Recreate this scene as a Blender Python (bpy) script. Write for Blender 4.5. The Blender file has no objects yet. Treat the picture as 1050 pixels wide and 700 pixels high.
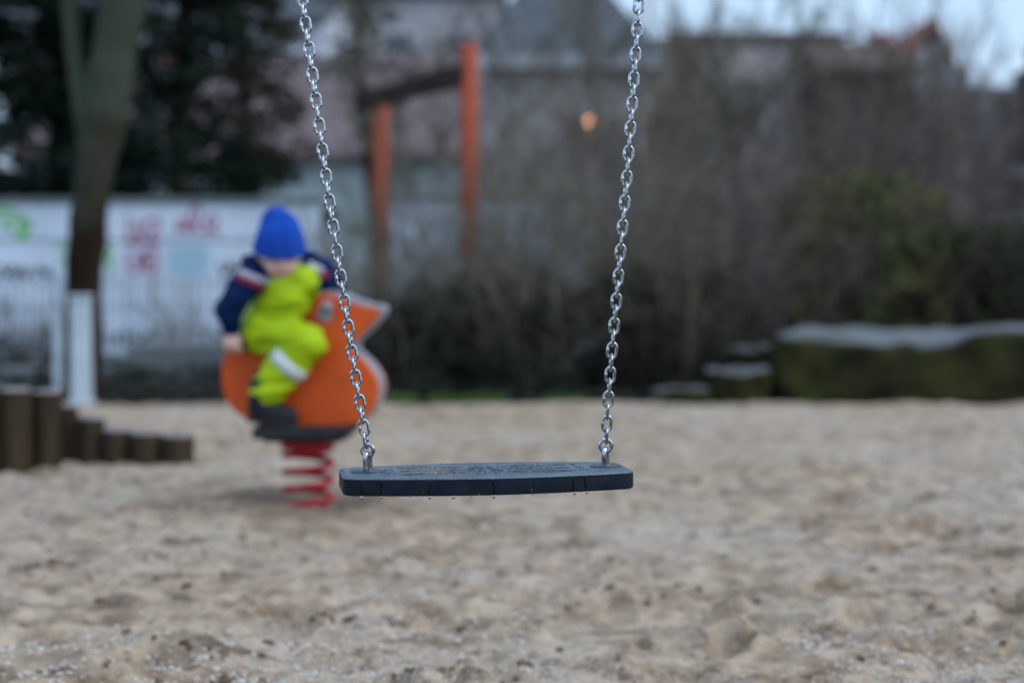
import bpy, bmesh, math, random
import numpy as np
from mathutils import Vector, Matrix, Quaternion, noise

R = math.radians
scene = bpy.context.scene
COL = scene.collection

# ------------------------------------------------------------------ camera
F_PX, CX, CY, HOR = 1458.0, 525.0, 350.0, 300.0      # photo is 1050 x 700, 50 mm on full frame
CAM_H = 0.78
PITCH = math.atan((CY - HOR) / F_PX)
cam = bpy.data.cameras.new('camera')
cam.sensor_width = 36.0
cam.lens = F_PX / 1050.0 * 36.0
cam.clip_end = 2000
cam.clip_start = 0.05
cam.dof.use_dof = True
cam.dof.focus_distance = 2.17
cam.dof.aperture_fstop = 1.8
camo = bpy.data.objects.new('camera', cam)
COL.objects.link(camo)
camo.location = (0, 0, CAM_H)
camo.rotation_euler = (math.pi / 2 - PITCH, 0, 0)
scene.camera = camo

# ------------------------------------------------------------------ world, sun, exposure
SUN_EL, SUN_AZ = R(46), R(115)          # azimuth clockwise from +Y
world = bpy.data.worlds.new('World')
scene.world = world
world.use_nodes = True
nt = world.node_tree
nt.nodes.clear()
wo = nt.nodes.new('ShaderNodeOutputWorld')
bg = nt.nodes.new('ShaderNodeBackground')
sky = nt.nodes.new('ShaderNodeTexSky')
sky.sky_type = 'NISHITA'
sky.sun_disc = False
sky.sun_elevation = SUN_EL
sky.sun_rotation = SUN_AZ
sky.air_density = 1.0
sky.dust_density = 2.0
hs = nt.nodes.new('ShaderNodeHueSaturation')
hs.inputs['Saturation'].default_value = 0.85
nt.links.new(sky.outputs[0], hs.inputs['Color'])
# overcast: cloud cover evens the sky out
tc = nt.nodes.new('ShaderNodeTexCoord')
cl = nt.nodes.new('ShaderNodeTexNoise')
cl.inputs['Scale'].default_value = 2.2
cl.inputs['Detail'].default_value = 6
mp = nt.nodes.new('ShaderNodeMapping')
mp.inputs['Scale'].default_value = (1, 1, 2.5)
nt.links.new(tc.outputs['Generated'], mp.inputs['Vector'])
nt.links.new(mp.outputs[0], cl.inputs['Vector'])
cr = nt.nodes.new('ShaderNodeValToRGB')
cr.color_ramp.elements[0].position = 0.3
cr.color_ramp.elements[0].color = (2.45, 3.65, 5.2, 1)
cr.color_ramp.elements[1].position = 0.75
cr.color_ramp.elements[1].color = (4.2, 5.7, 7.5, 1)
nt.links.new(cl.outputs[0], cr.inputs[0])
mx = nt.nodes.new('ShaderNodeMixRGB')
mx.inputs[0].default_value = 0.65
nt.links.new(hs.outputs[0], mx.inputs[1])
nt.links.new(cr.outputs[0], mx.inputs[2])
# an overcast sky is brighter overhead than at the horizon
sz_ = nt.nodes.new('ShaderNodeSeparateXYZ')
nt.links.new(tc.outputs['Generated'], sz_.inputs[0])
mrz = nt.nodes.new('ShaderNodeMapRange')
mrz.inputs['From Min'].default_value = 0.0
mrz.inputs['From Max'].default_value = 0.8
mrz.inputs['To Min'].default_value = 0.76
mrz.inputs['To Max'].default_value = 1.35
nt.links.new(sz_.outputs['Z'], mrz.inputs[0])
mul = nt.nodes.new('ShaderNodeVectorMath')
mul.operation = 'SCALE'
nt.links.new(mx.outputs[0], mul.inputs[0])
nt.links.new(mrz.outputs[0], mul.inputs['Scale'])
nt.links.new(mul.outputs[0], bg.inputs['Color'])
bg.inputs['Strength'].default_value = 0.15
nt.links.new(bg.outputs[0], wo.inputs['Surface'])

sl = bpy.data.lights.new('sun', 'SUN')
sl.energy = 0.6
sl.angle = R(60)
sl.color = (1.0, 0.95, 0.88)
so = bpy.data.objects.new('sun', sl)
COL.objects.link(so)
sd = Vector((math.sin(SUN_AZ) * math.cos(SUN_EL), math.cos(SUN_AZ) * math.cos(SUN_EL), math.sin(SUN_EL)))
so.rotation_euler = (-sd).to_track_quat('-Z', 'Y').to_euler()

scene.view_settings.view_transform = 'Standard'
scene.view_settings.look = 'None'
scene.view_settings.exposure = 0.58
scene.view_settings.gamma = 1.0
scene.view_settings.use_curve_mapping = False
scene.render.engine = 'CYCLES'
scene.cycles.use_denoising = True
scene.cycles.max_bounces = 8
scene.cycles.diffuse_bounces = 3
scene.cycles.glossy_bounces = 4
scene.cycles.transmission_bounces = 6
scene.cycles.sample_clamp_indirect = 6

# ------------------------------------------------------------------ helpers
def P(px, py, Y):
    """world point at distance Y that sits on photo pixel (px, py)"""
    u, v = (px - CX) / F_PX, (CY - py) / F_PX
    s, c = math.sin(PITCH), math.cos(PITCH)
    dy, dz = c + v * s, -s + v * c
    k = Y / dy
    return Vector((u * k, Y, CAM_H + dz * k))

def gx(px, Y):
    return (px - CX) / F_PX * Y

class MB:
    def __init__(self):
        self.v, self.f = [], []

    def add(self, vs, fs):
        o = len(self.v)
        self.v.extend([tuple(p) for p in vs])
        self.f.extend([tuple(i + o for i in f) for f in fs])

    def box(self, lo, hi, M=None):
        x0, y0, z0 = lo
        x1, y1, z1 = hi
        vs = [Vector(p) for p in ((x0, y0, z0), (x1, y0, z0), (x1, y1, z0), (x0, y1, z0),
                                  (x0, y0, z1), (x1, y0, z1), (x1, y1, z1), (x0, y1, z1))]
        if M:
            vs = [M @ p for p in vs]
        self.add(vs, [(3, 2, 1, 0), (4, 5, 6, 7), (0, 1, 5, 4), (1, 2, 6, 5), (2, 3, 7, 6), (3, 0, 4, 7)])

    def tube(self, pts, rad, n=8, closed=False, cap=True):
        pts = [Vector(p) for p in pts]
        m = len(pts)
        if not hasattr(rad, '__len__'):
            rad = [rad] * m
        vs, fs = [], []
        up = None
        for i, p in enumerate(pts):
            if closed:
                t = pts[(i + 1) % m] - pts[i - 1]
            else:
                t = pts[min(i + 1, m - 1)] - pts[max(i - 1, 0)]
            if t.length < 1e-9:
                t = Vector((0, 0, 1))
            t.normalize()
            if up is None:
                a = Vector((0, 0, 1)) if abs(t.z) < 0.9 else Vector((1, 0, 0))
                up = t.cross(a).normalized()
            else:
                up = up - t * up.dot(t)
                if up.length < 1e-6:
                    up = t.orthogonal()
                up.normalize()
            b = t.cross(up)
            for k in range(n):
                a = 2 * math.pi * k / n
                vs.append(p + (up * math.cos(a) + b * math.sin(a)) * rad[i])
        rng = m if closed else m - 1
        for i in range(rng):
            j = (i + 1) % m
            for k in range(n):
                k2 = (k + 1) % n
                fs.append((i * n + k, i * n + k2, j * n + k2, j * n + k))
        if cap and not closed:
            fs.append(tuple(range(n - 1, -1, -1)))
            fs.append(tuple((m - 1) * n + k for k in range(n)))
        self.add(vs, fs)

    def ball(self, c, r, nu=12, nv=8, M=None):
        c = Vector(c)
        if not hasattr(r, '__len__'):
            r = (r, r, r)
        vs = [Vector((0, 0, 1))]
        for i in range(1, nv):
            th = math.pi * i / nv
            for k in range(nu):
                a = 2 * math.pi * k / nu
                vs.append(Vector((math.sin(th) * math.cos(a), math.sin(th) * math.sin(a), math.cos(th))))
        vs.append(Vector((0, 0, -1)))
        out = []
        for p in vs:
            q = Vector((p.x * r[0], p.y * r[1], p.z * r[2]))
            if M:
                q = M @ q
            out.append(c + q)
        fs = []
        for k in range(nu):
            fs.append((0, 1 + k, 1 + (k + 1) % nu))
        for i in range(nv - 2):
            for k in range(nu):
                a, b = 1 + i * nu + k, 1 + i * nu + (k + 1) % nu
                fs.append((a, a + nu, b + nu, b))
        L = len(vs) - 1
        for k in range(nu):
            fs.append((L, 1 + (nv - 2) * nu + (k + 1) % nu, 1 + (nv - 2) * nu + k))
        self.add(out, fs)

    def capsule(self, a, ra, b, rb, n=14):
        """tapered limb between two joints with rounded ends (overlapping shells, to be remeshed)"""
        a, b = Vector(a), Vector(b)
        self.ball(a, ra, n, 10)
        self.ball(b, rb, n, 10)
        self.tube([a, a.lerp(b, .5), b], [ra, (ra + rb) / 2, rb], n)

    def prism(self, outline, axis_vec, ofs=None):
        """closed outline of 3-D points extruded along axis_vec"""
        o = [Vector(p) + (Vector(ofs) if ofs else Vector()) for p in outline]
        a = Vector(axis_vec)
        n = len(o)
        vs = o + [p + a for p in o]
        fs = [tuple(range(n)), tuple(range(2 * n - 1, n - 1, -1))]
        for i in range(n):
            j = (i + 1) % n
            fs.append((i, i + n, j + n, j))
        self.add(vs, fs)

    def mesh(self, name, ofs=Vector((0, 0, 0)), smooth=True):
        me = bpy.data.meshes.new(name)
        v = np.array(self.v, dtype=np.float64) - np.array(ofs)
        me.from_pydata(v.tolist(), [], self.f)
        me.update()
        if smooth:
            me.polygons.foreach_set('use_smooth', [True] * len(me.polygons))
        return me

ROOT = {}

def tag(o, label=None, cat=None, group=None, kind=None):
    if label: o['label'] = label
    if cat: o['category'] = cat
    if group: o['group'] = group
    if kind: o['kind'] = kind
    return o

def thing(name, label, cat, loc=(0, 0, 0), group=None):
    o = bpy.data.objects.new(name, None)
    COL.objects.link(o)
    o.empty_display_size = 0.1
    o.location = loc
    ROOT[o.name] = Vector(loc)
    return tag(o, label, cat, group, 'thing')

def finish(o, smooth_angle=None, bevel=None, segs=2):
    if bevel:
        m = o.modifiers.new('bevel', 'BEVEL')
        m.width = bevel
        m.segments = segs
        m.limit_method = 'ANGLE'
        m.angle_limit = R(35)
        m.harden_normals = False
    return o

def part(name, mb, mat, parent=None, label=None, smooth=True, bevel=None, segs=2, recalc=False):
    ofs = Vector((0, 0, 0))
    if parent is not None:
        p = parent
        while p is not None and p.name not in ROOT:
            p = p.parent
        if p is not None:
            ofs = ROOT[p.name]
    if isinstance(mb, MB):
        me = mb.mesh(name, ofs, smooth)
    else:
        me = mb
        me.transform(Matrix.Translation(-ofs))
    if recalc:
        bm = bmesh.new()
        bm.from_mesh(me)
        bmesh.ops.recalc_face_normals(bm, faces=bm.faces)
        bm.to_mesh(me)
        bm.free()
    me.materials.append(mat)
    o = bpy.data.objects.new(name, me)
    COL.objects.link(o)
    if parent is not None:
        o.parent = parent
    if label:
        o['label'] = label
    finish(o, bevel=bevel, segs=segs)
    return o

def single(name, mb, mat, label, cat, loc=(0, 0, 0), group=None, kind=None, **kw):
    """a thing that is one mesh, with its origin at loc"""
    smooth = kw.pop('smooth', True)
    me = mb.mesh(name, Vector(loc), smooth) if isinstance(mb, MB) else mb
    me.materials.append(mat)
    o = bpy.data.objects.new(name, me)
    COL.objects.link(o)
    o.location = loc
    tag(o, label, cat, group, kind)
    finish(o, **kw)
    return o

def remeshed(mb, voxel, smooth_it=6, factor=0.5):
    """union of overlapping shells as one continuous smooth surface"""
    me = mb.mesh('tmp')
    o = bpy.data.objects.new('tmp', me)
    COL.objects.link(o)
    m = o.modifiers.new('r', 'REMESH')
    m.mode = 'VOXEL'
    m.voxel_size = voxel
    s = o.modifiers.new('s', 'SMOOTH')
    s.iterations = smooth_it
    s.factor = factor
    dg = bpy.context.evaluated_depsgraph_get()
    dg.update()
    out = bpy.data.meshes.new_from_object(o.evaluated_get(dg))
    out.polygons.foreach_set('use_smooth', [True] * len(out.polygons))
    bpy.data.objects.remove(o)
    bpy.data.meshes.remove(me)
    out.materials.clear()
    return out

# ------------------------------------------------------------------ materials
def mat(name, c1, c2=None, scale=8.0, rough=0.7, bump=0.0, bscale=None, metal=0.0, spec=0.22, coat=0.0, detail=6, stretch=(1, 1, 1),
        rough2=None, lo=0.35, hi=0.65):
    m = bpy.data.materials.new(name)
    m.use_nodes = True
    nt = m.node_tree
    b = nt.nodes['Principled BSDF']
    b.inputs['Roughness'].default_value = rough
    b.inputs['Metallic'].default_value = metal
    b.inputs['Specular IOR Level'].default_value = spec
    b.inputs['Coat Weight'].default_value = coat
    b.inputs['Coat Roughness'].default_value = 0.08
    tc = nt.nodes.new('ShaderNodeTexCoord')
    mp = nt.nodes.new('ShaderNodeMapping')
    mp.inputs['Scale'].default_value = stretch
    nt.links.new(tc.outputs['Object'], mp.inputs['Vector'])
    n = nt.nodes.new('ShaderNodeTexNoise')
    n.inputs['Scale'].default_value = scale
    n.inputs['Detail'].default_value = detail
    nt.links.new(mp.outputs[0], n.inputs['Vector'])
    if c2 is None:
        c2 = tuple(x * 0.75 for x in c1)
    r = nt.nodes.new('ShaderNodeValToRGB')
    r.color_ramp.elements[0].position = lo
    r.color_ramp.elements[0].color = (*c1, 1)
    r.color_ramp.elements[1].position = hi
    r.color_ramp.elements[1].color = (*c2, 1)
    nt.links.new(n.outputs[0], r.inputs[0])
    nt.links.new(r.outputs[0], b.inputs['Base Color'])
    if rough2 is not None:
        mr = nt.nodes.new('ShaderNodeMapRange')
        mr.inputs['To Min'].default_value = rough
        mr.inputs['To Max'].default_value = rough2
        nt.links.new(n.outputs[0], mr.inputs[0])
        nt.links.new(mr.outputs[0], b.inputs['Roughness'])
    if bump:
        n2 = nt.nodes.new('ShaderNodeTexNoise')
        n2.inputs['Scale'].default_value = bscale or scale * 4
        n2.inputs['Detail'].default_value = 5
        nt.links.new(mp.outputs[0], n2.inputs['Vector'])
        bp = nt.nodes.new('ShaderNodeBump')
        bp.inputs['Strength'].default_value = bump
        bp.inputs['Distance'].default_value = 0.02
        nt.links.new(n2.outputs[0], bp.inputs['Height'])
        nt.links.new(bp.outputs[0], b.inputs['Normal'])
    return m

def glassy(name, col=(1, 1, 1), rough=0.0, ior=1.33):
    m = bpy.data.materials.new(name)
    m.use_nodes = True
    b = m.node_tree.nodes['Principled BSDF']
    b.inputs['Base Color'].default_value = (*col, 1)
    b.inputs['Roughness'].default_value = rough
    b.inputs['Transmission Weight'].default_value = 1.0
    b.inputs['IOR'].default_value = ior
    return m

M = {}
M['steel'] = mat('galvanised steel', (.58, .60, .64), (.13, .135, .15), 110, .09, .03, 300, 1.0, rough2=.30, lo=.40, hi=.66)
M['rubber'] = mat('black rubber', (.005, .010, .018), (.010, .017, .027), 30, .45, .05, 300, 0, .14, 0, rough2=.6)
M['streak'] = mat('wet streak', (.0015, .0025, .004), (.002, .003, .005), 30, .12, 0, None, 0, .3)
M['sky_sheen'] = mat('wet rubber with painted sky sheen', (.022, .042, .066), (.046, .076, .108), 22, .26, .16, 200, 0, .9, 0, rough2=.5)  # sky reflection on the wet seat put into a lighter, bluer base colour
M['rubber_ridge'] = mat('raised black rubber', (.007, .011, .018), (.012, .018, .027), 40, .3, .1, 300, 0, .5)
M['water'] = glassy('water')
M['orange'] = mat('orange painted board', (.70, .105, .018), (.56, .080, .014), 7, .42, .03, 40)
M['grey_board'] = mat('grey board edge', (.30, .31, .34), (.22, .23, .25), 12, .5, .05)
M['dark_plate'] = mat('dark rubber plate', (.022, .022, .025), (.035, .034, .035), 20, .55, .1, spec=.1)
M['red_steel'] = mat('red coated steel', (.42, .012, .022), (.30, .010, .018), 20, .35, .03)
M['skin'] = mat('skin', (.74, .50, .43), (.64, .40, .34), 18, .5, .03)
M['beanie'] = mat('blue knitted wool', (.012, .075, .42), (.009, .055, .33), 30, .9, .5, 160, stretch=(1, 1, .3), spec=.1)
M['navy'] = mat('navy jacket cloth', (.004, .013, .050), (.007, .024, .085), 14, .75, .25, 30, spec=.03)
M['white_cloth'] = mat('pale jacket stripe', (.48, .47, .56), (.40, .38, .48), 14, .7, .1)
M['pink_cloth'] = mat('dark pink piping', (.33, .02, .085), (.26, .015, .07), 14, .7, .1)
M['lime'] = mat('lime rain trousers', (.40, .56, .012), (.32, .46, .010), 8, .45, .35, 16, spec=.1)
M['reflect'] = mat('silver reflective tape', (.60, .64, .66), (.52, .56, .58), 20, .35, .05)
M['boot'] = mat('dark winter boot', (.016, .017, .024), (.03, .03, .036), 20, .6, .15, spec=.1)
M['eye'] = mat('dark eye', (.02, .015, .012), None, 5, .15)
M['lip'] = mat('lip', (.42, .17, .15), None, 20, .45)
M['log'] = mat('weathered log', (.016, .011, .008), (.062, .046, .029), 7, .85, .6, 30, stretch=(1, 1, .18), spec=.03)
M['log_top'] = mat('weathered log end', (.30, .27, .27), (.20, .175, .165), 16, .85, .4)
M['bark'] = mat('mossy bark', (.020, .014, .011), (.058, .066, .040), 3.0, .9, .8, 14, stretch=(1, 1, .35), lo=.42, hi=.62, spec=.03)
M['bark2'] = mat('grey bark', (.060, .052, .046), (.10, .09, .075), 5, .9, .6, 20, stretch=(1, 1, .3), spec=.03)
M['twig'] = mat('brown twig', (.085, .068, .052), (.20, .165, .128), 2.0, .85, 0, spec=.03)
M['twig_grey'] = mat('grey olive twig', (.10, .096, .078), (.23, .22, .18), 2.0, .85, 0, spec=.03)
M['twig_red'] = mat('purplish twig', (.080, .056, .062), (.17, .125, .132), 2.0, .85, 0, spec=.03)
M['leaf_dark'] = mat('dark evergreen leaf', (.006, .013, .010), (.016, .032, .022), 1.6, .6, 0, spec=.03)
M['leaf_brush'] = mat('dull winter leaf', (.020, .023, .018), (.048, .052, .038), 1.8, .7, 0, spec=.03)
M['leaf_olive'] = mat('olive shrub leaf', (.050, .060, .026), (.135, .145, .050), 1.3, .6, 0, spec=.03)
M['leaf_olive_dark'] = mat('dark olive leaf', (.030, .038, .022), (.075, .085, .042), 1.3, .6, 0, spec=.03)
M['leaf_brown'] = mat('brownish needle spray', (.030, .028, .020), (.055, .054, .038), 1.5, .7, 0, spec=.03)
M['grass'] = mat('grass', (.05, .10, .025), (.09, .14, .04), 3, .7, 0, spec=.03)
M['soil'] = mat('dark soil', (.055, .045, .036), (.10, .085, .066), 1.4, .9, .6, 9, spec=.03)
M['stone_top'] = mat('rough sandstone', (.26, .26, .27), (.17, .17, .175), 3.0, .85, .7, 14)
M['concrete'] = mat('pale concrete', (.19, .21, .22), (.13, .145, .15), 1.5, .8, .3, 12)
M['white_wall'] = mat('dirty white render', (.70, .79, .90), (.48, .56, .67), 1.1, .8, .2, 9, lo=.35, hi=.8)
M['graf_pink'] = mat('crimson spray paint', (.30, .02, .09), (.38, .04, .13), 6, .6)
M['graf_green'] = mat('green spray paint', (.10, .42, .07), (.18, .52, .14), 6, .6)
M['graf_black'] = mat('black spray paint', (.03, .04, .06), (.08, .09, .12), 6, .6)
M['graf_blue'] = mat('pale blue spray paint', (.34, .55, .68), (.42, .60, .70), 3, .6)
M['post'] = mat('pale blue grey paint', (.46, .54, .60), (.38, .46, .52), 3, .55, .1)
M['wire'] = mat('fence wire', (.16, .18, .19), (.12, .13, .14), 5, .5, 0, metal=.6, spec=.03)
M['orange_post'] = mat('orange glazed timber', (.40, .078, .036), (.30, .056, .028), 3, .6, .2, stretch=(1, 1, .2))
M['beam'] = mat('dark timber beam', (.035, .030, .026), (.06, .05, .042), 4, .8, .3, spec=.03)
M['roof_mauve'] = mat('weathered mauve tile', (.135, .10, .105), (.175, .135, .138), 2.5, .85, .4, 8)
M['roof_slate'] = mat('slate roof', (.055, .064, .074), (.085, .095, .105), 2.5, .7, .3, 8)
M['roof_brown'] = mat('brown roof tile', (.085, .064, .058), (.12, .092, .083), 2.5, .85, .3, 8)
M['roof_red'] = mat('red roof tile', (.30, .10, .075), (.38, .15, .115), 2.5, .85, .3, 8)
M['w_cyan'] = mat('pale aqua render', (.36, .46, .48), (.30, .39, .42), 1, .85, .1)
M['w_white'] = mat('white render', (.62, .66, .72), (.54, .58, .64), 1, .85, .1)
M['w_grey'] = mat('lilac grey render', (.33, .32, .335), (.40, .385, .40), .8, .85, .1)
M['w_pink'] = mat('pale pinkish render', (.66, .58, .58), (.56, .49, .50), .8, .85, .1)
M['w_brown'] = mat('brown timber cladding', (.060, .046, .042), (.10, .078, .070), 1, .85, .1, stretch=(4, 4, .4), spec=.03)
M['w_frame'] = mat('window frame paint', (.62, .62, .62), None, 3, .5)
M['pane'] = mat('dark window glass', (.04, .05, .06), (.06, .07, .085), 1, .08)
M['gutter'] = mat('pale gutter', (.42, .46, .50), None, 3, .5)

def add_moss(m, z0, z1, col):
    nt = m.node_tree
    b = nt.nodes['Principled BSDF']
    old = b.inputs['Base Color'].links[0].from_socket
    g = nt.nodes.new('ShaderNodeTexCoord')
    sx = nt.nodes.new('ShaderNodeSeparateXYZ')
    nt.links.new(g.outputs['Object'], sx.inputs[0])
    n = nt.nodes.new('ShaderNodeTexNoise'); n.inputs['Scale'].default_value = 3.5; n.inputs['Detail'].default_value = 6
    nt.links.new(g.outputs['Object'], n.inputs['Vector'])
    ad = nt.nodes.new('ShaderNodeMath'); ad.operation = 'MULTIPLY_ADD'; ad.inputs[1].default_value = 2.2
    nt.links.new(n.outputs[0], ad.inputs[0]); nt.links.new(sx.outputs['Z'], ad.inputs[2])
    mr = nt.nodes.new('ShaderNodeMapRange')
    mr.inputs['From Min'].default_value = z0 + 1.1; mr.inputs['From Max'].default_value = z1 + 1.1
    nt.links.new(ad.outputs[0], mr.inputs[0])
    mx = nt.nodes.new('ShaderNodeMixRGB'); mx.inputs[2].default_value = (*col, 1)
    nt.links.new(mr.outputs[0], mx.inputs[0]); nt.links.new(old, mx.inputs[1])
    nt.links.new(mx.outputs[0], b.inputs['Base Color'])
M['moss_bark'] = mat('lichen grown bark', (.020, .013, .010), (.042, .028, .020), 3.0, .9, .8, 14, stretch=(1, 1, .35), lo=.42, hi=.62, spec=.03)
add_moss(M['moss_bark'], 1.3, 2.3, (.052, .064, .046))

# boulder: pale top, mossy dark sides (moss grows by slope, not by light)
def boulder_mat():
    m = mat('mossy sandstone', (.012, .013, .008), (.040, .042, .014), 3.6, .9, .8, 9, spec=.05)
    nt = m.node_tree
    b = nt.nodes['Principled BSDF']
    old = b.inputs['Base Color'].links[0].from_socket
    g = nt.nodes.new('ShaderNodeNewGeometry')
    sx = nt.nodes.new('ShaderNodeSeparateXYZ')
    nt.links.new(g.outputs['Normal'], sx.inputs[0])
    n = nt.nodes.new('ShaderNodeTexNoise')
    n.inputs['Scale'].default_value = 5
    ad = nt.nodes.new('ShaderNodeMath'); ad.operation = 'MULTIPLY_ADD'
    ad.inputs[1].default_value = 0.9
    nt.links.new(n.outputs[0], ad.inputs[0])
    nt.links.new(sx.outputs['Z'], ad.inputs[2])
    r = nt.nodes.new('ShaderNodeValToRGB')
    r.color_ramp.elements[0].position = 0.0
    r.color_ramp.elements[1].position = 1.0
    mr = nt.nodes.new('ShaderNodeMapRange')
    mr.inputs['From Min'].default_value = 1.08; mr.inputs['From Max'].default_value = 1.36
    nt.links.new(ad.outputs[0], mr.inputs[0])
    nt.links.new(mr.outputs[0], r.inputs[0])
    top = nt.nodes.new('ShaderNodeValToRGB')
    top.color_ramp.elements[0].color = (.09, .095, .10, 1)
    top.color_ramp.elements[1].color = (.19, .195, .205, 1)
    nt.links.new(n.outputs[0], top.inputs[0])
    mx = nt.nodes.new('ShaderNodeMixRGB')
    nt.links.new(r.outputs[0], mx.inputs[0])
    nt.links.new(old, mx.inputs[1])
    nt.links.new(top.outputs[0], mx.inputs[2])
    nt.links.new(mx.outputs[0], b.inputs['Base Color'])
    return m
M['boulder'] = boulder_mat()

SPR = P(316, 519, 5.2)
SPR.z = 0.0

def sand_mat():
    m = bpy.data.materials.new('damp playground sand')
    m.use_nodes = True
    nt = m.node_tree
    N = nt.nodes.new
    L = nt.links.new
    b = nt.nodes['Principled BSDF']
    tc = N('ShaderNodeTexCoord')
    def noi(s, d=6, rough=.6):
        n = N('ShaderNodeTexNoise')
        n.inputs['Scale'].default_value = s
        n.inputs['Detail'].default_value = d
        n.inputs['Roughness'].default_value = rough
        L(tc.outputs['Object'], n.inputs['Vector'])
        return n
    def ramp(src, p0, c0, p1, c1):
        r = N('ShaderNodeValToRGB')
        r.color_ramp.elements[0].position = p0
        r.color_ramp.elements[0].color = (*c0, 1)
        r.color_ramp.elements[1].position = p1
        r.color_ramp.elements[1].color = (*c1, 1)
        L(src, r.inputs[0])
        return r
    def mixc(f, a, bb):
        x = N('ShaderNodeMixRGB')
        L(f, x.inputs[0]); L(a, x.inputs[1]); L(bb, x.inputs[2])
        return x
    big = noi(.62, 7, .62)
    mid = noi(9, 6, .65)
    fine = noi(70, 4, .7)
    base = ramp(mid.outputs[0], .32, (.17, .097, .052), .60, (.53, .39, .26))
    pale = ramp(fine.outputs[0], .35, (.33, .25, .18), .7, (.68, .585, .475))
    bigm = ramp(big.outputs[0], .42, (0, 0, 0), .66, (1, 1, 1))
    c1 = mixc(bigm.outputs[0], base.outputs[0], pale.outputs[0])
    # coarse pale grit
    vo = N('ShaderNodeTexVoronoi')
    vo.inputs['Scale'].default_value = 95
    L(tc.outputs['Object'], vo.inputs['Vector'])
    grit = ramp(vo.outputs['Distance'], .16, (1, 1, 1), .24, (0, 0, 0))
    gsel = ramp(noi(3.2, 6, .7).outputs[0], .46, (0, 0, 0), .58, (1, 1, 1))
    gm = N('ShaderNodeMath'); gm.operation = 'MULTIPLY'
    L(grit.outputs[0], gm.inputs[0]); L(gsel.outputs[0], gm.inputs[1])
    gc = N('ShaderNodeRGB'); gc.outputs[0].default_value = (.74, .72, .70, 1)
    c2 = mixc(gm.outputs[0], c1.outputs[0], gc.outputs[0])
    # damp brown stains
    st = ramp(noi(11, 8, .72).outputs[0], .54, (0, 0, 0), .66, (.9, .9, .9))
    sc = N('ShaderNodeRGB'); sc.outputs[0].default_value = (.12, .075, .046, 1)
    c3 = mixc(st.outputs[0], c2.outputs[0], sc.outputs[0])
    # broad scuffs of damper sand, drawn out sideways
    mp2 = N('ShaderNodeMapping'); mp2.inputs['Scale'].default_value = (.55, 1.5, 1)
    L(tc.outputs['Object'], mp2.inputs['Vector'])
    n2 = N('ShaderNodeTexNoise'); n2.inputs['Scale'].default_value = 6.5; n2.inputs['Detail'].default_value = 8; n2.inputs['Roughness'].default_value = .66
    L(mp2.outputs[0], n2.inputs['Vector'])
    st2 = ramp(n2.outputs[0], .53, (0, 0, 0), .64, (.8, .8, .8))
    sc2 = N('ShaderNodeRGB'); sc2.outputs[0].default_value = (.155, .10, .064, 1)
    c4 = mixc(st2.outputs[0], c3.outputs[0], sc2.outputs[0])
    # freshly dug, damp sand round the foot of the spring rider
    vd = N('ShaderNodeVectorMath'); vd.operation = 'DISTANCE'; vd.inputs[1].default_value = (SPR.x, SPR.y - .08, 0)
    L(tc.outputs['Object'], vd.inputs[0])
    dd = N('ShaderNodeMath'); dd.operation = 'MULTIPLY_ADD'; dd.inputs[1].default_value = .5
    L(noi(7, 6).outputs[0], dd.inputs[0]); L(vd.outputs['Value'], dd.inputs[2])
    st3 = ramp(dd.outputs[0], .42, (.8, .8, .8), .72, (0, 0, 0))
    c5 = mixc(st3.outputs[0], c4.outputs[0], sc2.outputs[0])
    L(c5.outputs[0], b.inputs['Base Color'])
    b.inputs['Roughness'].default_value = .72
    b.inputs['Specular IOR Level'].default_value = .45
    bp = N('ShaderNodeBump'); bp.inputs['Strength'].default_value = .8; bp.inputs['Distance'].default_value = .012
    L(fine.outputs[0], bp.inputs['Height'])
    bp2 = N('ShaderNodeBump'); bp2.inputs['Strength'].default_value = .7; bp2.inputs['Distance'].default_value = .05
    L(noi(26, 5, .65).outputs[0], bp2.inputs['Height'])
    L(bp.outputs[0], bp2.inputs['Normal'])
    L(bp2.outputs[0], b.inputs['Normal'])
    return m
M['sand'] = sand_mat()

# ------------------------------------------------------------------ ground
def make_ground():
    mb = MB()
    s = 600
    mb.add([(-s, -s, -.07), (s, -s, -.07), (s, s, -.07), (-s, s, -.07)], [(0, 1, 2, 3)])
    o = part('ground', mb, M['soil'], smooth=False)
    tag(o, kind='structure')

rng = random.Random(5)
DENTS = []
for i in range(420):
    d = 1.6 + 8.5 * rng.random() ** 1.3
    x = rng.uniform(-.62, .62) * (d + 1.0)
    a = rng.uniform(-.6, .6) + (math.pi / 2 if rng.random() < .3 else 0)
    l = rng.uniform(.05, .13)
    DENTS.append((x, d, math.cos(a), math.sin(a), l, l * rng.uniform(.35, .6), rng.uniform(.012, .040)))
for i in range(260):                    # small steep pits and toe marks
    d = 1.8 + 5.0 * rng.random() ** 1.2
    x = rng.uniform(-.5, .5) * (d + 1.0)
    a = rng.uniform(-.5, .5)
    l = rng.uniform(.03, .075)
    DENTS.append((x, d, math.cos(a), math.sin(a), l, l * rng.uniform(.3, .55), rng.uniform(.03, .062)))
DENTS = np.array(DENTS)

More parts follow.
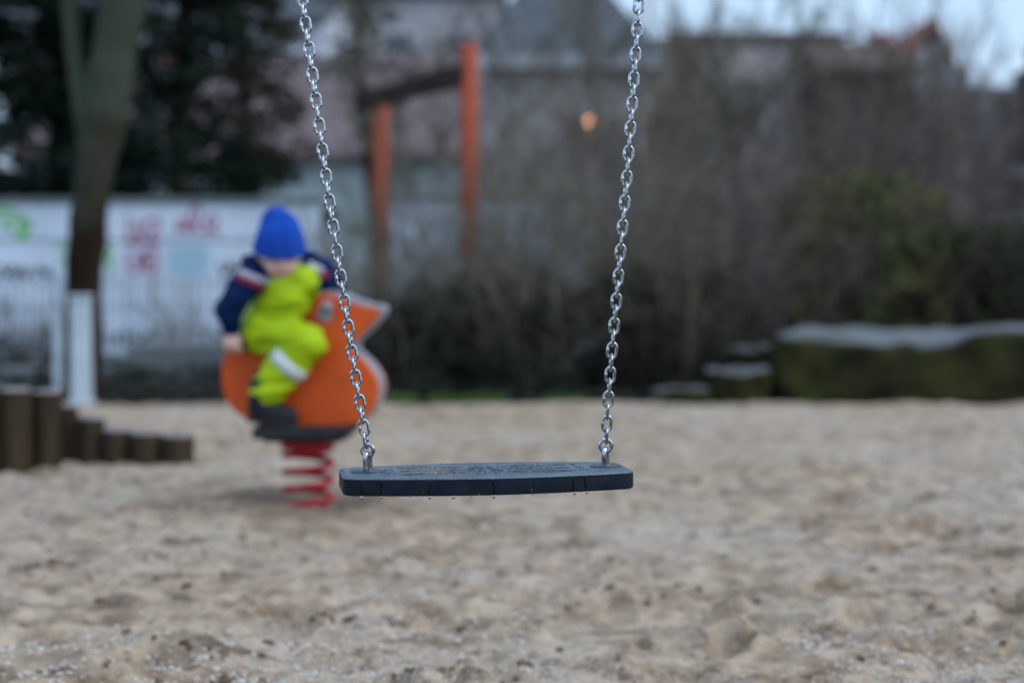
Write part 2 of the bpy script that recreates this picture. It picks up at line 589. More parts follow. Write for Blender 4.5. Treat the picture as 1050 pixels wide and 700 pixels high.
def sand_height_arr(X, Y, dents=None):
    """bumpy, trodden sand: soft mounds, dents with rims, small lumps"""
    H = np.zeros_like(X)
    flat = H.ravel()
    xs, ys = X.ravel(), Y.ravel()
    for i in range(flat.size):
        x, y = xs[i], ys[i]
        h = .026 * noise.noise((x * 1.1, y * 1.1, 3.1)) + .018 * noise.noise((x * 3.3, y * 3.3, 7.7))
        n1 = noise.noise((x * 9, y * 9, 1.3))
        n2 = noise.noise((x * 22, y * 22, 5.3))
        h += .012 * n1 + .013 * n2 + .016 * max(0, noise.noise((x * 14, y * 14, 9.9)) - .15)
        flat[i] = h
    for (cx, cy, c, s, a, b, dep) in (DENTS if dents is None else dents):
        dx, dy = X - cx, Y - cy
        msk = (np.abs(dx) < .35) & (np.abs(dy) < .35)
        if not msk.any():
            continue
        u = (dx[msk] * c + dy[msk] * s) / a
        v = (-dx[msk] * s + dy[msk] * c) / b
        r = np.sqrt(u * u + v * v)
        H[msk] += -dep * np.exp(-r ** 4 * .9) + dep * .3 * np.exp(-((r - 1.45) / .35) ** 2)
    # low ring of dug-up sand round the spring rider's foot
    r = np.hypot(X - SPR.x, (Y - SPR.y))
    H += -.035 * np.exp(-(r / .16) ** 4) + .03 * np.exp(-((r - .27) / .10) ** 2)
    return H

def make_sand():
    oy = -2.5                       # the grid fans out from a point behind the camera
    ds = [3.2]
    while ds[-1] < 14.2:
        ds.append(ds[-1] + .0105 * (ds[-1] / 5) ** 1.5)
    ds = np.array(ds)
    an = np.linspace(-.66, .66, 520)
    A, D = np.meshgrid(an, ds)
    X = np.tan(A) * D
    Y = D + oy
    Z = sand_height_arr(X, Y)
    # far edge sinks into the soil under the shrubs
    t = np.clip((Y - 9.95) / .5, 0, 1)
    Z = Z - t * .12
    v = np.stack([X, Y, Z], -1).reshape(-1, 3)
    nr, nc = X.shape
    idx = np.arange(nr * nc).reshape(nr, nc)
    f = np.stack([idx[:-1, :-1], idx[:-1, 1:], idx[1:, 1:], idx[1:, :-1]], -1).reshape(-1, 4)
    me = bpy.data.meshes.new('sand')
    me.vertices.add(len(v)); me.vertices.foreach_set('co', v.ravel())
    me.loops.add(f.size); me.loops.foreach_set('vertex_index', f.ravel())
    me.polygons.add(len(f)); me.polygons.foreach_set('loop_start', np.arange(0, f.size, 4))
    me.polygons.foreach_set('use_smooth', [True] * len(f))
    me.update(); me.validate()
    me.materials.append(M['sand'])
    o = bpy.data.objects.new('sand', me)
    COL.objects.link(o)
    tag(o, kind='structure')

def hh(x, y):
    near = DENTS[(np.abs(DENTS[:, 0] - x) < .35) & (np.abs(DENTS[:, 1] - y) < .35)]
    return float(sand_height_arr(np.array([[x]]), np.array([[y]]), near)[0, 0])

make_ground()
make_sand()

def make_gravel():
    r = random.Random(11)
    mb = MB()
    n = 0
    while n < 10000:
        y = 1.9 + 4.0 * r.random() ** 1.6
        x = r.uniform(-.45, .45) * y * 1.2
        k = noise.noise((x * 1.6, y * 1.6, 21.0))
        if k < .02 + .25 * r.random() - .13 * (y < 3.4):
            continue
        s = r.uniform(.002, .0062) * (1.6 if r.random() < .06 else 1)
        mb.ball((x, y, hh(x, y) + s * .3), (s, s * r.uniform(.6, 1), s * r.uniform(.5, .8)), 6, 4, Matrix.Rotation(r.random() * 6, 3, 'Z'))
        n += 1
    o = part('gravel', mb, mat('pale grit', (.62, .585, .54), (.40, .34, .29), 40, .7))
    tag(o, 'pale grit scattered over the trodden sand', 'gravel', kind='stuff')
    # dark crumbs: bits of bark and leaf
    mb = MB()
    for i in range(260):
        y = 1.9 + 5.0 * r.random() ** 1.4
        x = r.uniform(-.45, .45) * y * 1.2
        s = r.uniform(.004, .015)
        Mx = Matrix.Rotation(r.random() * 6, 3, 'Z') @ Matrix.Rotation(r.uniform(-.3, .3), 3, 'X')
        mb.ball((x, y, hh(x, y) + s * .25), (s * r.uniform(1, 2.4), s * r.uniform(.5, 1), s * r.uniform(.3, .6)), 6, 4, Mx)
    for c in range(75):                    # kicked-up crumbs of damp sand, in loose clusters
        cy = 2.1 + 4.2 * r.random() ** 1.3
        cx = r.uniform(-.45, .45) * cy * 1.2
        w_ = r.uniform(.03, .09)
        for i in range(r.randint(8, 26)):
            x, y = cx + r.gauss(0, w_), cy + r.gauss(0, w_ * .45)
            s = r.uniform(.003, .011)
            Mx = Matrix.Rotation(r.uniform(0, 6), 3, 'Z') @ Matrix.Rotation(r.uniform(-.4, .4), 3, 'X')
            n0 = len(mb.v)
            z = hh(x, y)
            mb.ball((x, y, z + s * .1), (s * r.uniform(.9, 1.6), s * r.uniform(.7, 1), s * r.uniform(.5, .9)), 8, 6, Mx)
            for q in range(n0, len(mb.v)):
                p = Vector(mb.v[q])
                d = p - Vector((x, y, z))
                mb.v[q] = tuple(p + d * .45 * noise.noise(p * 160))
    o = part('debris', mb, mat('damp crumb', (.085, .053, .032), (.24, .165, .105), 14, .85, .8, 60))
    tag(o, 'dark crumbs and damp lumps lying on the sand', 'debris', kind='stuff')
make_gravel()

# ------------------------------------------------------------------ buildings behind the shrubs
def gable_house(name, label, x0, x1, y0, y1, eave, ridge, wallm, roofm, ridge_along='x', windows=(), chimney=None, gutter=False, hip=False, over=.25):
    """windows: (xc, zc, w, h) on the wall that faces the playground"""
    r = thing(name, label, 'house', ((x0 + x1) / 2, y0, -.07))
    w = MB()
    g = -.07
    if ridge_along == 'x' or hip:
        w.box((x0, y0, g), (x1, y1, eave))
        if not hip:
            ym = (y0 + y1) / 2
            for x in (x0, x1 - .2):
                w.prism([(x, y0 + .02, eave), (x, y1 - .02, eave), (x, ym, ridge - .05)], (.2, 0, 0))
    else:
        xm = (x0 + x1) / 2
        w.prism([(x0, y0, g), (x1, y0, g), (x1, y0, eave), (xm, y0, ridge - .06), (x0, y0, eave)], (0, y1 - y0, 0))
    part('wall', w, wallm, r, smooth=False, recalc=True)
    rf = MB()
    t = .14
    if hip:
        ym = (y0 + y1) / 2
        k = min((y1 - y0) / 2 * .95, (x1 - x0) * .44)
        a = [(x0 - over, y0 - over, eave), (x1 + over, y0 - over, eave), (x1 + over, y1 + over, eave), (x0 - over, y1 + over, eave),
             (x0 + k, ym, ridge), (x1 - k, ym, ridge)]
        b = [(p[0], p[1], p[2] + t) for p in a]
        rf.add(a[:4] + b, [(3, 2, 1, 0), (0, 1, 5, 4), (1, 2, 6, 5), (2, 3, 7, 6), (3, 0, 4, 7),
                           (4, 5, 9, 8), (5, 6, 9), (6, 7, 8, 9), (7, 4, 8)])
    elif ridge_along == 'x':
        ym = (y0 + y1) / 2
        sl = (ridge - eave) / (ym - y0)
        e = eave - sl * over
        rf.prism([(x0 - over, y0 - over, e), (x0 - over, ym, ridge), (x0 - over, y1 + over, e),
                  (x0 - over, y1 + over, e + t), (x0 - over, ym, ridge + t), (x0 - over, y0 - over, e + t)], (x1 - x0 + 2 * over, 0, 0))
    else:
        xm = (x0 + x1) / 2
        sl = (ridge - eave) / (xm - x0)
        e = eave - sl * over
        rf.prism([(x0 - over, y0 - over, e), (xm, y0 - over, ridge), (x1 + over, y0 - over, e),
                  (x1 + over, y0 - over, e + t), (xm, y0 - over, ridge + t), (x0 - over, y0 - over, e + t)], (0, y1 - y0 + 2 * over, 0))
    ro = part('roof', rf, roofm, r, smooth=False, recalc=True)
    if chimney:
        cx, cz = chimney
        c = MB()
        ym = (y0 + y1) / 2
        c.box((cx - .28, ym - .3, ridge - 1.2), (cx + .28, ym + .3, cz))
        c.box((cx - .34, ym - .36, cz), (cx + .34, ym + .36, cz + .1))
        part('chimney', c, M['roof_red'], ro, smooth=False)
    if gutter:
        gm = MB()
        gm.box((x0 - over, y0 - over - .14, eave - .16), (x1 + over, y0 - over - .003, eave + .12))
        part('gutter', gm, M['gutter'], r, smooth=False)
    for (xc, zc, ww, wh) in windows:
        f = MB()
        q = .07
        yf = y0 - .05
        f.box((xc - ww / 2, yf, zc - wh / 2), (xc - ww / 2 + q, y0 - .003, zc + wh / 2))
        f.box((xc + ww / 2 - q, yf, zc - wh / 2), (xc + ww / 2, y0 - .003, zc + wh / 2))
        f.box((xc - ww / 2 + q, yf, zc + wh / 2 - q), (xc + ww / 2 - q, y0 - .003, zc + wh / 2))
        f.box((xc - ww / 2 + q, yf, zc - wh / 2), (xc + ww / 2 - q, y0 - .003, zc - wh / 2 + q))
        f.box((xc - q / 2, yf + .005, zc - wh / 2 + q), (xc + q / 2, y0 - .003, zc + wh / 2 - q))
        fo = part('window', f, M['w_frame'], r, smooth=False)
        p = MB()
        p.box((xc - ww / 2 + q, y0 - .025, zc - wh / 2 + q), (xc - q / 2, y0 - .004, zc + wh / 2 - q))
        p.box((xc + q / 2, y0 - .025, zc - wh / 2 + q), (xc + ww / 2 - q, y0 - .004, zc + wh / 2 - q))
        part('pane', p, M['pane'], fo, smooth=False)
        s = MB()
        s.box((xc - ww / 2 - .08, y0 - .14, zc - wh / 2 - .08), (xc + ww / 2 + .08, y0 - .002, zc - wh / 2 - .002))
        part('sill', s, M['gutter'], fo, smooth=False)
    return r

gable_house('house', 'low aqua house with long mauve tiled roof behind the orange posts',
            -9.5, gx(484, 28), 28, 34, 3.55, 5.75, M['w_cyan'], M['roof_mauve'],
            windows=[(-4.3, 2.0, 1.1, 1.3), (-2.2, 2.0, 1.1, 1.3), (-6.6, 2.0, 1.1, 1.3)], chimney=(-7.2, 6.3))
gable_house('house', 'tall white house rising behind the mauve tiled roof',
            -13.5, gx(334, 38), 38, 46, 8.1, 10.6, M['w_white'], M['roof_slate'],
            windows=[(-9.8, 6.2, 1.2, 1.5), (-7.0, 6.7, .9, 1.1)])
gable_house('house', 'grey house with hipped slate roof and pale gutter in the middle',
            gx(492, 31), gx(668, 31), 31, 38, 5.75, 8.9, M['w_grey'], M['roof_slate'], hip=True, gutter=True,
            windows=[(2.35, 4.1, .8, 1.2)])
gable_house('house', 'lower brown roofed annex between grey house and pink house',
            gx(660, 34), gx(722, 34), 34, 40, 5.0, 7.2, M['w_brown'], M['roof_brown'], windows=[(3.8, 3.2, .9, 1.2)])
gable_house('house', 'tall pale pinkish rendered house behind bare trees',
            gx(712, 37), gx(862, 37), 37, 45, 7.3, 8.1, M['w_pink'], M['roof_brown'],
            windows=[(6.0, 5.6, 1.0, 1.4), (7.9, 5.6, 1.0, 1.4), (6.0, 2.6, 1.0, 1.4), (7.9, 2.6, 1.0, 1.4)])
gable_house('house', 'dark brown timber clad house next to the red gable',
            gx(852, 33), gx(934, 33), 33, 40, 5.9, 7.0, M['w_brown'], M['roof_brown'],
            windows=[(8.1, 2.3, .9, 1.2)])
gable_house('house', 'far white house with steep red tiled gable roof',
            gx(918, 44), gx(986, 44), 44, 53, 7.0, 9.1, M['w_white'], M['roof_red'], ridge_along='y',
            windows=[(gx(948, 44), 6.3, .8, 1.1)], chimney=(gx(940, 44), 9.4), over=.35)
gable_house('house', 'low grey house at right edge under dark roof',
            gx(975, 36), gx(1130, 36), 36, 44, 4.4, 6.4, M['w_grey'], M['roof_slate'],
            windows=[(12.2, 3.2, 1.1, 1.2), (14.4, 3.2, 1.1, 1.2)])

gable_house('house', 'tall pale grey house far behind between white house and hipped slate roof',
            gx(318, 46), gx(512, 46), 46, 54, 10.4, 12.5, M['w_grey'], M['roof_slate'],
            windows=[(-3.6, 8.6, .9, 1.2), (-1.6, 8.6, .9, 1.2)])
# lit wall lamp on the grey house
def wall_lamp():
    c = P(607, 125, 30.55)
    r = thing('wall_lamp', 'small glowing orange lamp on bracket, lit on the grey house', 'lamp', c)
    b = MB()
    b.box((c.x - .05, c.y, c.z + .05), (c.x + .05, 31 - .003, c.z + .12))
    b.box((c.x - .12, c.y - .12, c.z + .12), (c.x + .12, c.y + .14, c.z + .16))
    part('bracket', b, M['wire'], r, smooth=False)
    m = bpy.data.materials.new('warm lamp glow')
    m.use_nodes = True
    q = m.node_tree.nodes['Principled BSDF']
    q.inputs['Base Color'].default_value = (.8, .4, .2, 1)
    q.inputs['Emission Color'].default_value = (1, .42, .18, 1)
    q.inputs['Emission Strength'].default_value = 3
    g = MB()
    g.ball(c, .115, 14, 10)
    part('lamp_globe', g, m, r)
wall_lamp()

# ------------------------------------------------------------------ graffiti wall, fence and posts at left
WALL_Y = 14.5
def make_wall():
    x0, x1 = gx(-260, WALL_Y), gx(328, WALL_Y)
    top = P(0, 208, WALL_Y).z
    r = thing('panel_wall', 'long dirty white panel wall sprayed with graffiti behind the mossy tree', 'wall', (x0, WALL_Y, -.07))
    seam = P(0, 247, WALL_Y).z
    lo, hi = MB(), MB()
    x = x0
    w = (x1 - x0) / 3
    for i in range(3):
        lo.box((x + .006, WALL_Y, -.07), (x + w - .006, WALL_Y + .12, seam - .012))
        hi.box((x + .006, WALL_Y, seam + .012), (x + w - .006, WALL_Y + .12, top))
        x += w
    part('lower_panel', lo, M['white_wall'], r, smooth=False, bevel=.006)
    part('upper_panel', hi, M['white_wall'], r, smooth=False, bevel=.006)
    s = MB()
    s.box((x0, WALL_Y + .02, seam - .0115), (x1, WALL_Y + .1, seam + .0115))
    part('seam', s, M['wire'], r, smooth=False)
    cp = MB()
    cp.box((x0 - .03, WALL_Y - .04, top + .002), (x1 + .03, WALL_Y + .16, top + .05))
    part('coping', cp, M['concrete'], r, smooth=False, bevel=.006)

    def spray(strokes, m, wd):
        mb = MB()
        for st in strokes:
            pts = [P(px, py, WALL_Y - .004) for px, py in st]
            # smooth the stroke, then a flat ribbon with round ends
            q = []
            for i in range(len(pts) - 1):
                for k in range(5):
                    q.append(pts[i].lerp(pts[i + 1], k / 5))
            q.append(pts[-1])
            for _ in range(3):
                q = [q[0]] + [(q[i - 1] + q[i] * 2 + q[i + 1]) / 4 for i in range(1, len(q) - 1)] + [q[-1]]
            vs, fs = [], []
            for i, p in enumerate(q):
                t = q[min(i + 1, len(q) - 1)] - q[max(i - 1, 0)]
                nrm = Vector((-t.z, 0, t.x)).normalized()
                ww = wd * (.6 if i in (0, len(q) - 1) else 1)
                vs += [p + nrm * ww, p - nrm * ww, p + nrm * ww + Vector((0, .002, 0)), p - nrm * ww + Vector((0, .002, 0))]
            for i in range(len(q) - 1):
                a = i * 4
                fs += [(a, a + 1, a + 5, a + 4), (a + 2, a + 6, a + 7, a + 3), (a, a + 4, a + 6, a + 2), (a + 1, a + 3, a + 7, a + 5)]
            mb.add(vs, fs)
        return part('graffiti', mb, m, r, smooth=False)

    spray([[(132, 222), (132, 250), (146, 252), (148, 224)], [(140, 226), (141, 246)], [(150, 226), (162, 224), (163, 236), (151, 238), (164, 250), (150, 252)],
           [(131, 256), (130, 278), (143, 280), (145, 258)], [(148, 258), (149, 280), (161, 279), (160, 257), (148, 258)], [(136, 266), (156, 268)]],
          M['graf_pink'], .017)['label'] = 'crimson block letters in two rows on the white wall'
    spray([[(181, 241), (182, 226), (190, 224), (192, 241)], [(183, 234), (191, 234)], [(196, 241), (195, 214), (203, 210), (206, 226), (197, 228), (208, 241)],
           [(211, 241), (211, 222), (222, 220), (223, 232), (212, 233), (225, 241)]], M['graf_pink'], .015)['label'] = 'row of crimson letters near the top of the wall'
    spray([[(-12, 224), (2, 212), (12, 220), (2, 232), (16, 236)], [(14, 216), (22, 224), (32, 228), (26, 242), (14, 246)], [(22, 224), (20, 240)]], M['graf_green'], .026)
    spray([[(108, 252), (116, 258), (107, 268), (118, 272), (110, 284)]], M['graf_green'], .020)
    spray([[(56, 254), (66, 250), (72, 262), (60, 268)]], M['graf_green'], .020)
    spray([[(-4, 288), (2, 270), (8, 286), (14, 268), (16, 290)], [(18, 282), (26, 272), (24, 288), (32, 276)], [(36, 288), (40, 270), (46, 284), (50, 274), (54, 288)]],
          M['graf_black'], .018)
    spray([[(224, 270), (230, 284), (236, 266), (240, 282), (246, 270)], [(226, 290), (244, 288)]], M['graf_black'], .018)
    spray([[(172, 256), (214, 256)], [(170, 266), (216, 266)], [(172, 277), (214, 277)]], M['graf_blue'], .055)
make_wall()

def fence():
    FY = 11.35
    x0, x1 = gx(-60, FY), gx(246, FY)
    r = thing('wire_fence', 'low dark wire mesh fence in front of the graffiti wall', 'fence', (x0, FY, -.07))
    h = .92
    mb = MB()
    n = int((x1 - x0) / .07)
    for i in range(n + 1):
        x = x0 + i * .07
        mb.tube([(x, FY, -.06), (x, FY, h)], .0035, 4)
    for z in np.arange(.05, h, .2):
        mb.tube([(x0, FY - .006, z), (x1, FY - .006, z)], .005, 4)
    part('mesh_panel', mb, M['wire'], r)
    for x in (x0 + .02, x0 + 1.15, x1 - .02):
        p = MB()
        p.box((x - .025, FY + .008, -.07), (x + .025, FY + .058, h + .04))
        part('post', p, M['wire'], r, smooth=False, bevel=.004)
fence()

def white_post(px, top, base, wpx, label, Y):
    x = gx(px, Y)
    w = wpx / F_PX * Y / 2
    zt = P(px, top, Y).z
    r = thing('painted_post', label, 'post', (x, Y, -.07), 'pale posts beside the tree')
    b = MB()
    b.box((x - w, Y - w, -.07), (x + w, Y + w, zt - .03))
    part('shaft', b, M['post'], r, smooth=False, bevel=.012)
    c = MB()
    c.box((x - w - .012, Y - w - .012, zt - .029), (x + w + .012, Y + w + .012, zt))
    part('cap', c, M['post'], r, smooth=False, bevel=.01)
    f = MB()
    f.box((x - w - .02, Y - w - .02, -.07), (x + w + .02, Y + w + .02, .02))
    part('foot', f, M['post'], r, smooth=False, bevel=.006)
white_post(83, 302, 415, 18, 'thick pale blue grey post standing before the mossy tree trunk', 10.0)
white_post(60, 324, 405, 9, 'thin shorter pale post just beside the thick pale post', 10.9)

def ledge():
    Y = 12.3
    x0, x1 = gx(128, Y), gx(236, Y)
    mb = MB()
    mb.box((x0, Y, -.07), (x1, Y + .9, P(0, 352, Y).z))
    single('concrete_block', mb, M['concrete'], 'low pale concrete block behind the wire fence', 'block', ((x0 + x1) / 2, Y, -.07), smooth=False, bevel=.03)
    Y = 12.0
    x0, x1 = gx(-40, Y), gx(120, Y)
    mb = MB()
    mb.box((x0, Y, -.07), (x1, Y + .5, P(0, 378, Y).z))
    single('concrete_kerb', mb, M['concrete'], 'long low concrete kerb left of the concrete block behind the fence', 'kerb', ((x0 + x1) / 2, Y, -.07), smooth=False, bevel=.02)
ledge()

def garden_wall():
    Y = 17.6
    x0, x1 = gx(385, Y), gx(655, Y)
    r = thing('garden_wall', 'pale garden wall glimpsed through bare shrubs behind the swing', 'wall', (x0, Y, -.07))
    z = P(0, 200, Y).z
    b = MB()
    b.box((x0, Y, -.07), (x1, Y + .2, z - .06))
    part('rendered_face', b, M['white_wall'], r, smooth=False, bevel=.006)
    c = MB()
    c.box((x0 - .04, Y - .05, z - .058), (x1 + .04, Y + .25, z))
    part('coping', c, M['concrete'], r, smooth=False, bevel=.008)
garden_wall()

# ------------------------------------------------------------------ orange posts with beam
def orange_frame():
    A, B = P(481, 300, 12.9), P(391, 300, 15.2)
    r = thing('timber_frame', 'tall orange timber posts joined by a dark beam behind shrubs', 'play frame', (A.x, A.y, -.07))
    for c, top, w in ((A, 45, 18), (B, 105, 18)):
        z = P(0, top, c.y).z
        h = w / F_PX * c.y / 2
        p = MB()
        p.tube([(c.x, c.y, -.07), (c.x, c.y, z - .02), (c.x, c.y, z)], [h, h, h * .8], 14)
        part('post', p, M['orange_post'], r)
    a, b = P(476, 76, 12.9), P(376, 103, 15.3)
    d = (b - a).normalized()
    bm_ = MB()
    q = Matrix.Translation(a) @ d.to_track_quat('X', 'Z').to_matrix().to_4x4()
    bm_.box((-.05, -.07, -.09), ((b - a).length + .25, .07, .09), q)
    part('beam', bm_, M['beam'], r, smooth=False, bevel=.015)
orange_frame()

# ------------------------------------------------------------------ plants
def branch(mb, p, d, length, rad, rnd, n=5, wig=.18, grav=0.0, sides=3):
    pts, rr = [Vector(p)], [rad]
    d = Vector(d).normalized()
    for i in range(n):
        d = d + Vector((rnd.gauss(0, wig), rnd.gauss(0, wig), rnd.gauss(0, wig * .7) + grav))
        d.normalize()
        pts.append(pts[-1] + d * (length / n))
        rr.append(rad * (1 - .8 * (i + 1) / n))
    mb.tube(pts, rr, sides, cap=False)
    return pts

def leaves_at(mb, c, r, count, size, rnd, flat=1.0):
    for _ in range(count):
        while True:
            q = Vector((rnd.uniform(-1, 1), rnd.uniform(-1, 1), rnd.uniform(-1, 1)))
            if q.length < 1:
                break
        p = Vector(c) + Vector((q.x * r, q.y * r, q.z * r * flat))
        a = Vector((rnd.gauss(0, 1), rnd.gauss(0, 1), rnd.gauss(0, .6))).normalized()
        b = a.cross(Vector((rnd.gauss(0, 1), rnd.gauss(0, 1), rnd.gauss(0, 1)))).normalized()
        s = size * rnd.uniform(.6, 1.4)
        mb.add([p - a * s, p + b * s * .42, p + a * s, p - b * s * .42], [(0, 1, 2, 3)])

def shrub(px, Y, w, h, seed, label, twig='twig', leaf='leaf_brush', stems=28, dens=.85, low=1.0, name='bare_shrub', group='shrubs along the back of the sand', leafh=.42, cat='shrub', lsize=.035):
    rnd = random.Random(seed)
    x = gx(px, Y)
    root = thing(name, label, cat, (x, Y, -.07), group)
    mb = MB()
    lf = MB()
    for i in range(stems):
        a = rnd.uniform(0, 2 * math.pi)
        rr = w * .22 * math.sqrt(rnd.random())
        p = Vector((x + rr * math.cos(a), Y + rr * math.sin(a), -.07))
        lean = rnd.uniform(.05, .75)
        d = Vector((math.cos(a) * lean, math.sin(a) * lean, 1))
        L = h * rnd.uniform(.55, 1.08)
        pts = branch(mb, p, d, L, rnd.uniform(.006, .014), rnd, 7, .13, 0, 4)
        for k in range(int(11 * dens)):
            j = rnd.randint(1, 6)
            q = pts[j].lerp(pts[j + 1], rnd.random())
            dd = (pts[j + 1] - pts[j]).normalized() + Vector((rnd.gauss(0, .6), rnd.gauss(0, .6), rnd.uniform(-.1, .5)))
            L2 = h * rnd.uniform(.12, .34)
            p2 = branch(mb, q, dd, L2, rnd.uniform(.003, .006), rnd, 4, .16, 0, 3)
            for k2 in range(3):
                j2 = rnd.randint(0, 3)
                q2 = p2[j2].lerp(p2[j2 + 1], rnd.random())
                branch(mb, q2, (p2[j2 + 1] - p2[j2]).normalized() + Vector((rnd.gauss(0, .7), rnd.gauss(0, .7), rnd.gauss(0, .5))), L2 * rnd.uniform(.3, .7), .0025, rnd, 2, .15, 0, 3)
    part('branchwork', mb, M[twig], root)
    # leaves low down and in loose clumps
    for i in range(int((150 if leafh > .5 else 80) * low)):
        a = rnd.uniform(0, 2 * math.pi)
        z = h * leafh * rnd.random() ** 1.2
        rr = w * .55 * math.sqrt(rnd.random()) * (1 - .35 * z / h)
        leaves_at(lf, (x + rr * math.cos(a), Y + rr * math.sin(a), z), .13, 26, lsize, rnd, .8)
    if lf.v:
        part('foliage', lf, M[leaf], root, smooth=False)
    return root

G1 = 'bare shrubs along the back of the sand'
shrub(352, 11.9, 1.2, 1.25, 1, 'low bare shrub half hidden behind the orange spring rider', 'twig', low=1.0)
shrub(415, 11.5, 1.2, 1.75, 2, 'bare shrub in front of the farther orange post', 'twig_grey', low=1.2)
shrub(476, 11.9, 1.2, 1.9, 3, 'bare shrub standing around the foot of the nearer orange post', 'twig', low=1.3)
shrub(545, 11.4, 1.2, 2.2, 4, 'grey olive twigged shrub right of the nearer orange post', 'twig_grey', low=1.3)
shrub(612, 12.0, 1.4, 2.0, 5, 'tall bare shrub right behind the swing chain on the right', 'twig', low=1.3)
shrub(690, 11.3, 1.4, 2.3, 6, 'dense dark bare shrub right of the right swing chain', 'twig', low=1.9)
shrub(752, 12.4, 1.1, 2.2, 7, 'purplish bare shrub at left of the mossy boulder', 'twig_red', low=.7)
shrub(660, 13.8, 1.4, 3.0, 8, 'taller bare shrub in the second row behind the swing seat', 'twig_grey', low=.9)
shrub(510, 13.9, 1.5, 2.6, 9, 'bare shrub in the second row beyond the nearer orange post', 'twig_grey', low=.9)
shrub(432, 14.2, 1.2, 2.1, 10, 'thin bare shrub between the two orange posts', 'twig', low=.8)
shrub(815, 14.6, 1.5, 2.1, 12, 'tall purplish shrub behind left end of the mossy boulder', 'twig_red', low=.9)
shrub(965, 15.2, 1.6, 3.0, 13, 'tall purplish shrub behind the olive leaved shrub', 'twig_red', low=.8)
shrub(1050, 14.4, 1.5, 2.6, 14, 'purplish bare shrub at right edge behind the boulder', 'twig_red', low=.9)
shrub(905, 16.5, 1.9, 4.0, 17, 'very tall bare shrub in front of the brown timber house', 'twig', low=.4, stems=30)
shrub(1010, 17.0, 1.9, 3.7, 18, 'very tall purplish shrub in front of the low grey house', 'twig_red', low=.4, stems=30)
shrub(30, 13.2, 1.3, .95, 15, 'low leafy weeds at wall foot left of the mossy tree', 'twig', low=.35, stems=16)
shrub(205, 13.4, 1.5, .95, 16, 'low dry shrub at wall foot under the crimson letters', 'twig', low=.2, stems=18)
shrub(880, 13.3, 1.9, 2.0, 21, 'olive green leafy shrub behind the mossy boulder', 'twig', 'leaf_olive', 30, .7, 2.2, 'leafy_shrub', 'leafy shrubs behind the boulder', .92)
shrub(990, 13.6, 1.6, 1.55, 22, 'dark leafy shrub behind right half of the boulder', 'twig', 'leaf_olive_dark', 30, .7, 2.4, 'leafy_shrub', 'leafy shrubs behind the boulder', .92)
shrub(1075, 13.2, 1.3, 1.35, 23, 'dark leafy shrub cut by the right edge of view', 'twig', 'leaf_brush', 24, .7, 1.8, 'leafy_shrub', 'leafy shrubs behind the boulder', .92)

def bare_tree(px, Y, h, r0, seed, label, twig='twig_grey', spread=.5, lean=(0, 0), limbs=9):
    rnd = random.Random(seed)
    x = gx(px, Y)
    root = thing('bare_tree', label, 'tree', (x, Y, -.07), 'bare trees behind the shrubs')
    tr, cr = MB(), MB()
    base = Vector((x, Y, -.07))
    pts = branch(tr, base, (lean[0], lean[1], 1), h * .62, r0, rnd, 8, .06, .02, 8)
    tips = []
    def rec(p, d, L, rad, lev):
        q = branch(cr, p, d, L, rad, rnd, 5, .14, .03, 4 if lev < 2 else 3)
        if lev >= 3:
            return
        for k in range((5, 4, 3)[lev]):
            j = rnd.randint(1, 4)
            dd = (q[j + 1] - q[j]).normalized() + Vector((rnd.gauss(0, spread), rnd.gauss(0, spread), rnd.uniform(-.1, .45)))
            rec(q[j].lerp(q[j + 1], rnd.random()), dd, L * rnd.uniform(.4, .7), max(rad * .5, .004), lev + 1)
    for k in range(limbs):
        j = rnd.randint(2, 7)
        a = rnd.uniform(0, 6.28)
        d = Vector((math.cos(a) * .8, math.sin(a) * .8, rnd.uniform(.5, 1.3)))
        rec(pts[j].lerp(pts[j + 1], rnd.random()), d, h * rnd.uniform(.18, .36), r0 * .4, 0)
    part('trunk', tr, M['bark2'], root)
    part('crown', cr, M[twig], root)

bare_tree(562, 19, 6.2, .09, 31, 'slim bare tree in front of the grey hipped house')
bare_tree(690, 21, 6.8, .10, 32, 'bare tree in front of the brown roofed annex')
bare_tree(776, 18, 6.4, .10, 33, 'bare tree reaching into the sky before the pink house', limbs=6)
bare_tree(838, 23, 7.2, .11, 34, 'larger bare tree right of the pale pink house', limbs=5)
bare_tree(905, 20, 4.6, .09, 35, 'small slim bare tree at the right corner of the timber house', 'twig')
bare_tree(1018, 20, 5.4, .10, 36, 'bare tree in front of the low grey house', 'twig_red')
bare_tree(440, 21, 6.4, .10, 37, 'bare tree seen between the two orange posts', 'twig_grey')

